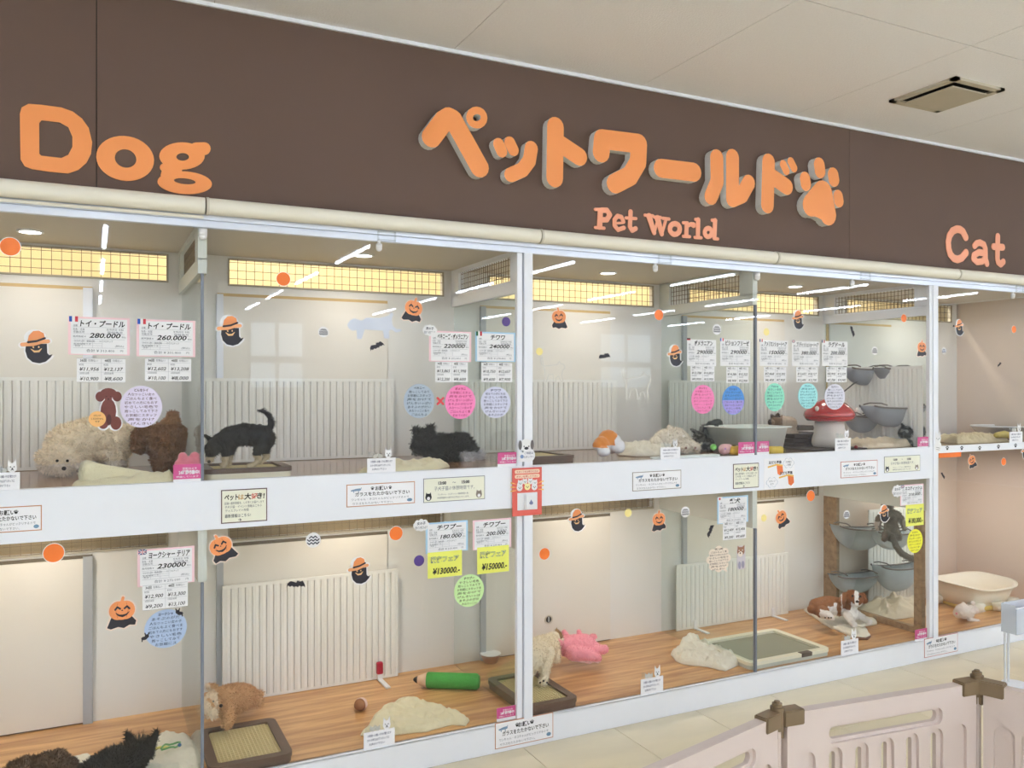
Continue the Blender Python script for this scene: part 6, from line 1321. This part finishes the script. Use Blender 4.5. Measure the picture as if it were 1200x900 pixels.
# rumpled cloth by the tray
soft('towel', 'rumpled cream towel heaped left of the large cream toilet tray', 'towel', TOWC, poly([(786, 768), (800, 757), (815, 753), (840, 762), (862, 772), (866, 780), (850, 787), (820, 781), (798, 779)], ZL), ZL, .040, 41, edge=.03, ridges=rid([(800, 764), (812, 758), (826, 770)], ZL, .045, .022) + rid([(826, 778), (862, 778)], ZL, .034, .02))
# puppy mat
soft('pet_mat', 'cream padded mat with brown underside under the brown and white puppy', 'mat', TOWC, poly([(942, 716), (965, 712), (1000, 722), (1024, 722), (1028, 732), (1012, 735), (1020, 746), (1014, 749), (996, 746), (968, 734)], ZL), ZL, .008, 51, thick=.012, edge=.015)
soft('mat_underlay', 'brown fabric edge showing under the front tip of the puppy mat', 'mat', mat('felt_brown', (120, 82, 62), .9), poly([(990, 742), (1012, 742), (1021, 746), (1017, 750), (1002, 750)], ZL), ZL, .001, 52, thick=.006)
h = NB(); tr_ = [atz(a, b, ZL + .03) for a, b in ((1004, 724), (1012, 724), (1018, 729), (1010, 734), (1002, 732), (1000, 727), (1004, 724))]; tube(h, tr_, .009, 10)
tag(fin(h, 'rope_toy', TOWC, None, True), 'looped cream cloth rope toy at the front paws of the brown and white puppy', 'toy')
for v in bpy.data.objects['rope_toy'].data.vertices: v.co.z -= .0

# ================================================================ CAT HAMMOCKS
HAMG = mat('hammock_grey', (176, 180, 190), .35, .05, alpha=.86); HAMR = mat('hammock_rim', (120, 112, 108), .5); HAMB = mat('hammock_bluegrey', (204, 212, 216), .5, .06)
def hammock(label, px0, px1, ptop, pbot, y, depth, m, dirx=1, tilt=0, axis='x'):
    a, b = at(px0, ptop, y), at(px1, ptop, y); L = (b.x - a.x) / 2; cx = (a.x + b.x) / 2; hz = a.z - at((px0 + px1) / 2, pbot, y).z; zt = (a.z + b.z) / 2
    t = thing('cat_hammock', label, 'cat hammock', (cx, y, zt), 'grey cat hammocks')
    h = NB(); n, mm = 22, 9; G = []
    for i in range(n + 1):
        u = -1 + 2 * i / n; prof = math.sqrt(max(0, 1 - abs(u) ** 2.2)); row = []
        for j in range(mm + 1):
            v = -1 + 2 * j / mm
            row.append(h.verts.new((cx + u * L, y + v * depth * (.55 + .45 * prof), zt - hz * prof * (1 - abs(v) ** 2.6 * .9) + tilt * u)))
        G.append(row)
    for i in range(n):
        for j in range(mm): h.faces.new((G[i][j], G[i + 1][j], G[i + 1][j + 1], G[i][j + 1]))
    ret = bmesh.ops.solidify(h, geom=h.faces[:], thickness=.004); fin(h, 'sling', m, t, True)
    # stiff half-round end ribs
    for v in (-1, 1):
        h = NB(); pts = [(cx + u * L, y + v * depth * (.55 + .45 * math.sqrt(max(0, 1 - abs(u) ** 2.2))), zt - hz * math.sqrt(max(0, 1 - abs(u) ** 2.2)) * .12 + tilt * u) for u in [-1 + i / 9 for i in range(19)]]
        tube(h, pts, .005, 8); fin(h, 'rim', HAMR, t, True)
    for u in (-.7, .7):
        h = NB(); tube(h, [(cx + u * L, y - depth * .9, zt + tilt * u + .004), (cx + u * L, y - depth * .45, zt + .014 + tilt * u), (cx + u * L, y + depth * .4, zt + .014 + tilt * u), (cx + u * L, y + depth * .9, zt + tilt * u + .004)], .004, 8); fin(h, 'hook', HAMR, t, True)
    return t
hammock('upper grey hammock with a loop hanging above the mushroom house', 992, 1034, 431, 452, .42, .07, HAMG, tilt=0)
hammock('grey hammock hooked beside the third rest-time sign corner, top right of the pen panel', 1030, 1063, 431, 452, .30, .07, HAMG)
hammock('wide grey half-round hammock over the dark curled kitten', 1016, 1078, 475, 500, .22, .09, HAMG)
hammock('small grey hammock partly hidden by the mushroom house', 994, 1026, 486, 507, .36, .07, HAMG)
o = fin(tube(NB(), [at(985, 462, .40), at(1000, 450, .40), at(1006, 446, .40)], .004, 8), 'hanging_strap', mat('strap_dark', (80, 76, 78), .6), None, True); tag(o, 'dark strap between mushroom house top and upper grey hammock', 'strap')
hammock('blue-grey hammock at the left behind the wood-framed screen, below the zigzag disc', 978, 1034, 616, 642, .58, .07, HAMB, tilt=-.02)
hammock('blue-grey hammock under the feet of the climbing grey cat', 1024, 1066, 622, 642, .50, .06, HAMB, tilt=-.01)
hammock('blue-grey hammock behind the head of the brown and white puppy', 976, 1026, 672, 692, .58, .07, HAMB, tilt=-.01)
hammock('large blue-grey half-round hammock above the cream fleece sack', 1027, 1074, 661, 690, .52, .07, HAMB, tilt=-.01)
# slatted panel carrying them in the cat compartment
q = pen(0, .62, XS[4] + .36, ZL, .60, 'white slatted pen panel behind the blue-grey hammocks and the climbing cat'); q.location = (at(1018, 690, .66).x, .66, ZL)
s1, s2 = at(1027, 700, .40), at(1076, 700, .40)
soft('fleece_sack', 'cream fleece bed sack slumped below the large blue-grey hammock', 'pet bed', mat('fleece_pinkish', (238, 220, 196), .95, .05, 20, bump=.5, bscale=200), [(s1.x, .34), (s1.x + .02, .56), (s2.x, .60), (s2.x + .06, .40), (s2.x, .30)], ZL, .10, 61, edge=.08, scale=8)

# ================================================================ RIGHTMOST COMPARTMENTS
TRAYC = mat('litter_cream', (238, 230, 212), .4, .03)
cx, cy = 5.02, .36; t = thing('litter_box', 'cream cat litter box with a wavy raised rim in the rightmost lower compartment', 'litter box', (cx, cy, ZL))
hx, hy = .225, .185; zb = ZL + .022
rimz = lambda a: ZL + .150 + .012 * math.cos(2 * a) + .014 * max(0, math.sin(a))
loft('shell', TRAYC, t, [(cx, cy, hx * .80, hy * .78, zb), (cx, cy, hx * .92, hy * .90, ZL + .09), (cx, cy, hx, hy, lambda a: rimz(a) - .006), (cx, cy, hx * 1.06, hy * 1.08, lambda a: rimz(a) - .006), (cx, cy, hx * 1.06, hy * 1.08, rimz), (cx, cy, hx * .97, hy * .96, rimz), (cx, cy, hx * .88, hy * .86, ZL + .08), (cx, cy, hx * .76, hy * .74, zb + .006)], 56, .6)
loft('litter_drawer', mat('drawer_yellow', (226, 196, 96), .4, .03), t, [(cx, cy, hx * .78, hy * .80, ZL + .001), (cx, cy, hx * .80, hy * .84, ZL + .03)], 40, .6)
for k_, (dx, dy) in enumerate(((-.72, -.7), (-.0, -.86), (.74, -.7), (-.72, .7), (.74, .7))):
    h = NB(); lathe(h, [(.030, 0), (.040, .02), (.052, .05)], (cx + hx * dx, cy + hy * dy, ZL + .001), 18); fin(h, 'foot', TRAYC, t, True)
h = NB(); ball(h, (cx - .08, cy + .02, ZL + .06), .07, 3, (1, .8, .8)); fin(h, 'litter_heap', mat('litter_white', (244, 238, 226), .9, .05, 60, bump=.6, bscale=160), t, True)
cx2 = at(1104, 700, .55).x; t = thing('small_tray', 'low cream tray between the right post and the wavy litter box', 'tray', (cx2, .58, ZL))
loft('shell', TRAYC, t, [(cx2, .58, .10, .08, ZL + .001), (cx2, .58, .13, .10, ZL + .08), (cx2, .58, .14, .11, ZL + .085), (cx2, .58, .12, .095, ZL + .085), (cx2, .58, .095, .075, ZL + .01)], 36, .5)
t = thing('plush_toy', 'white lamb plush toy lying in front of the wavy litter box', 'plush toy', atz(1138, 726, ZL)[:])
body('body', [[J(1128, 716, .12, 8.5), J(1134, 717, .17, 8)], [J(1124, 718, .15, 6.5)], [J(1140, 714, .22, 5.5), J(1150, 716, .24, 5), J(1160, 718, .25, 4)], [J(1136, 726, .12, 2.6), J(1146, 728, .10, 2.4)], [J(1140, 707, .17, 2.8)], [J(1129, 708, .16, 2.6)], [J(1133, 713, .11, 2.4), J(1138, 711, .11, 2.2)]], PLUSHM, t, lambda p: (236, 224, 214), .0035, .002, 60, 3, (3500, .006, .001, (0, 0, 0)))
dot('nose', t, J(1121, 719, .10, 1)[:3], .007, mat('nose_pink', (226, 150, 160), .6))
d1, d2 = at(1104, 515, .2), at(1168, 512, .2)
soft('blanket', 'folded beige cloth lying on the shelf of the rightmost compartment', 'blanket', mat('cloth_sand', (222, 206, 168), .95, .06, 20, bump=.4, bscale=200), [(d1.x, .10), (d1.x + .05, .28), (d2.x - .05, .32), (d2.x, .12), (d1.x + .2, .07)], ZU + .001, .045, 71, edge=.03)
t = toy('banana_toy', [(1168, 510, .10, 3.5), (1177, 509, .11, 4.5), (1186, 511, .10, 3.5)], mat('banana_olive', (206, 186, 92), .5, .06), 'yellow banana shaped cushion on the shelf of the rightmost compartment')
gcx = at(1184, 495, .30); t = thing('cat_bowl_bed', 'clear round bowl bed with a white rim on the rightmost shelf', 'pet bed', (gcx.x, .38, ZU + .001))
R_ = .16; h = NB(); lathe(h, [(.03, .0), (.09, .012), (.135, .04), (R_, .075)], (gcx.x, .38, ZU + .002), 40); fin(h, 'clear_bowl', CLEAR, t, True)
h = NB(); lathe(h, [(R_ - .004, .072), (R_ + .004, .075), (R_ + .003, .082), (R_ - .004, .08), (R_ - .004, .072)], (gcx.x, .38, ZU + .002), 40); fin(h, 'white_rim', STW, t, True)

# ================================================================ PLASTIC PLAY FENCE IN FRONT
FEN = mat('fence_mauve', (206, 190, 182), .42, .03, 6, bump=.04, bscale=200); CON = mat('connector_brown', (120, 100, 74), .45, .05)
def fence(p0, p1, label, grp='plastic play fence panels'):
    p0 = Vector((p0[0], p0[1], 0)); p1 = Vector((p1[0], p1[1], 0)); L = (p1 - p0).length; g = .022; Hh = .60
    t = thing('play_fence_panel', label, 'play fence panel', (p0.x, p0.y, 0), grp); t.rotation_euler = (0, 0, math.atan2(p1.y - p0.y, p1.x - p0.x))
    pitch = (L - 2 * g - .04) / 7; cs = [g + .02 + pitch * (i + .5) for i in range(7)]
    slots = [rrect(c - .0105, .07, c + .0105, .470, .0103, 6) for c in cs[1:6]]; top = rrect(cs[1] - .010, .505, cs[5] + .012, .538, .015, 6)
    arches = [rrect(c - .0285, .05, c + .0285, .486, .028, 8) for c in cs]; topb = rrect(cs[1] - .022, .4955, cs[5] + .026, .547, .022, 7)
    outer = rrect(g, .012, L - g, Hh, .012)
    core = plate([outer], .014, slots + [top], -.007, NB()); fin(core, 'core_sheet', FEN, t, 'auto', local=True)
    for s in (-1, 1):
        f = plate([outer], .010, arches + [topb], -.0165 if s < 0 else .0065, NB()); yy = -.0165 if s < 0 else .0165
        es = [e for e in f.edges if len(e.link_faces) == 2 and e.calc_face_angle(0) > 1 and all(abs(v.co.y - yy) < 1e-4 for v in e.verts)]
        bmesh.ops.bevel(f, geom=es, offset=.0085, segments=4, affect='EDGES', clamp_overlap=True); fin(f, 'ribbed_face', FEN, t, 'auto', local=True)
    return t
def connector(p, d1, d2, label):
    t = thing('fence_connector', label, 'fence connector', (p[0], p[1], 0), 'brown fence connectors'); 
    f = NB()
    tube(f, [(p[0], p[1], .02), (p[0], p[1], .612)], .011, 14); fin(f, 'hinge_post', FEN, t, 'auto')
    f = NB(); tube(f, [(p[0], p[1], .555), (p[0], p[1], .618)], .019, 16); fin(f, 'hub', CON, t, 'auto')
    f = NB(); tube(f, [(p[0], p[1], .618), (p[0], p[1], .628)], .014, 14); tube(f, [(p[0], p[1], .626), (p[0], p[1], .634)], .008, 12)
    fin(f, 'turn_knob', CON, t, 'auto')
    for d in (d1, d2):
        dd = Vector((d[0] - p[0], d[1] - p[1], 0)).normalized(); nn = Vector((-dd.y, dd.x, 0)); f = NB()
        a = Vector((p[0], p[1], 0)); q = box(NB(), .010, .078, -.0215, .0215, .566, .609, .003)
        M = Matrix(((dd.x, nn.x, 0, a.x), (dd.y, nn.y, 0, a.y), (0, 0, 1, 0), (0, 0, 0, 1))); bmesh.ops.transform(q, matrix=M, verts=q.verts); f.free(); fin(q, 'clamp_arm', CON, t, 'auto')
        q = box(NB(), .004, .018, -.008, .008, .530, .570, .002); bmesh.ops.transform(q, matrix=M, verts=q.verts); fin(q, 'clamp_tab', CON, t, 'auto')
A_ = (1.690, -1.372); B_ = (2.425, -1.452); Z_ = (1.115, -1.51); Y_ = (2.62, -2.02)
fence(Z_, A_, 'mauve plastic play fence panel at the left, mostly below the picture'); fence(A_, B_, 'mauve plastic play fence panel seen full width, between the two brown connectors'); fence(B_, Y_, 'mauve plastic play fence panel at the right picture edge')
connector(A_, Z_, B_, 'brown clamp connector at the left end of the full-width fence panel'); connector(B_, A_, Y_, 'brown clamp connector at the right end of the full-width fence panel')

# ================================================================ SIGN STAND AT THE RIGHT
ST = mat('stand_white', (236, 240, 248), .3, .02); STC = mat('stand_clear_white', (228, 236, 246), .25, .02, alpha=.5)
q = at(1173, 709, -.42); x1, z1 = q.x, q.z
t = thing('sign_stand', 'white box-topped leaflet stand on slim clear posts at the right picture edge', 'stand', (x1 + .12, -.44, 0))
h = NB(); box(h, x1, x1 + .34, -.50, -.496, z1 - .13, z1, .001); box(h, x1, x1 + .004, -.50, -.42, z1 - .13, z1 + .012, .001); box(h, x1, x1 + .34, -.424, -.42, z1 - .13, z1 + .012, .001); box(h, x1, x1 + .34, -.50, -.42, z1 - .132, z1 - .128); fin(h, 'clear_box', STC, t, 'auto')
h = NB(); box(h, x1 - .002, x1 + .342, -.503, -.497, z1 - .004, z1 + .003, .001); fin(h, 'white_lip', ST, t, 'auto')
for xx in (x1 + .010, x1 + .036):
    h = NB(); tube(h, [(xx, -.435, .012), (xx, -.435, z1 - .13)], .006, 12); fin(h, 'post', mat('post_satin', (226, 230, 236), .2, .02, metal=.2), t, 'auto')
h = NB(); lathe(h, [(.06, 0), (.06, .008), (.02, .013)], (x1 + .05, -.46, .0005), 36); fin(h, 'base', ST, t, 'auto')
for k_, (a, b, c_, m_) in enumerate(((.02, .16, .02, (150, 166, 206)), (.17, .31, .012, (196, 206, 226)))):
    h = NB(); box(h, x1 + a, x1 + b, -.49, -.43, z1 - .02 - c_, z1 - .018 - c_ + .004); fin(h, 'leaflet', mat('leaflet_%s' % ('blue', 'pale')[k_], m_, .5, .2, 30), t)
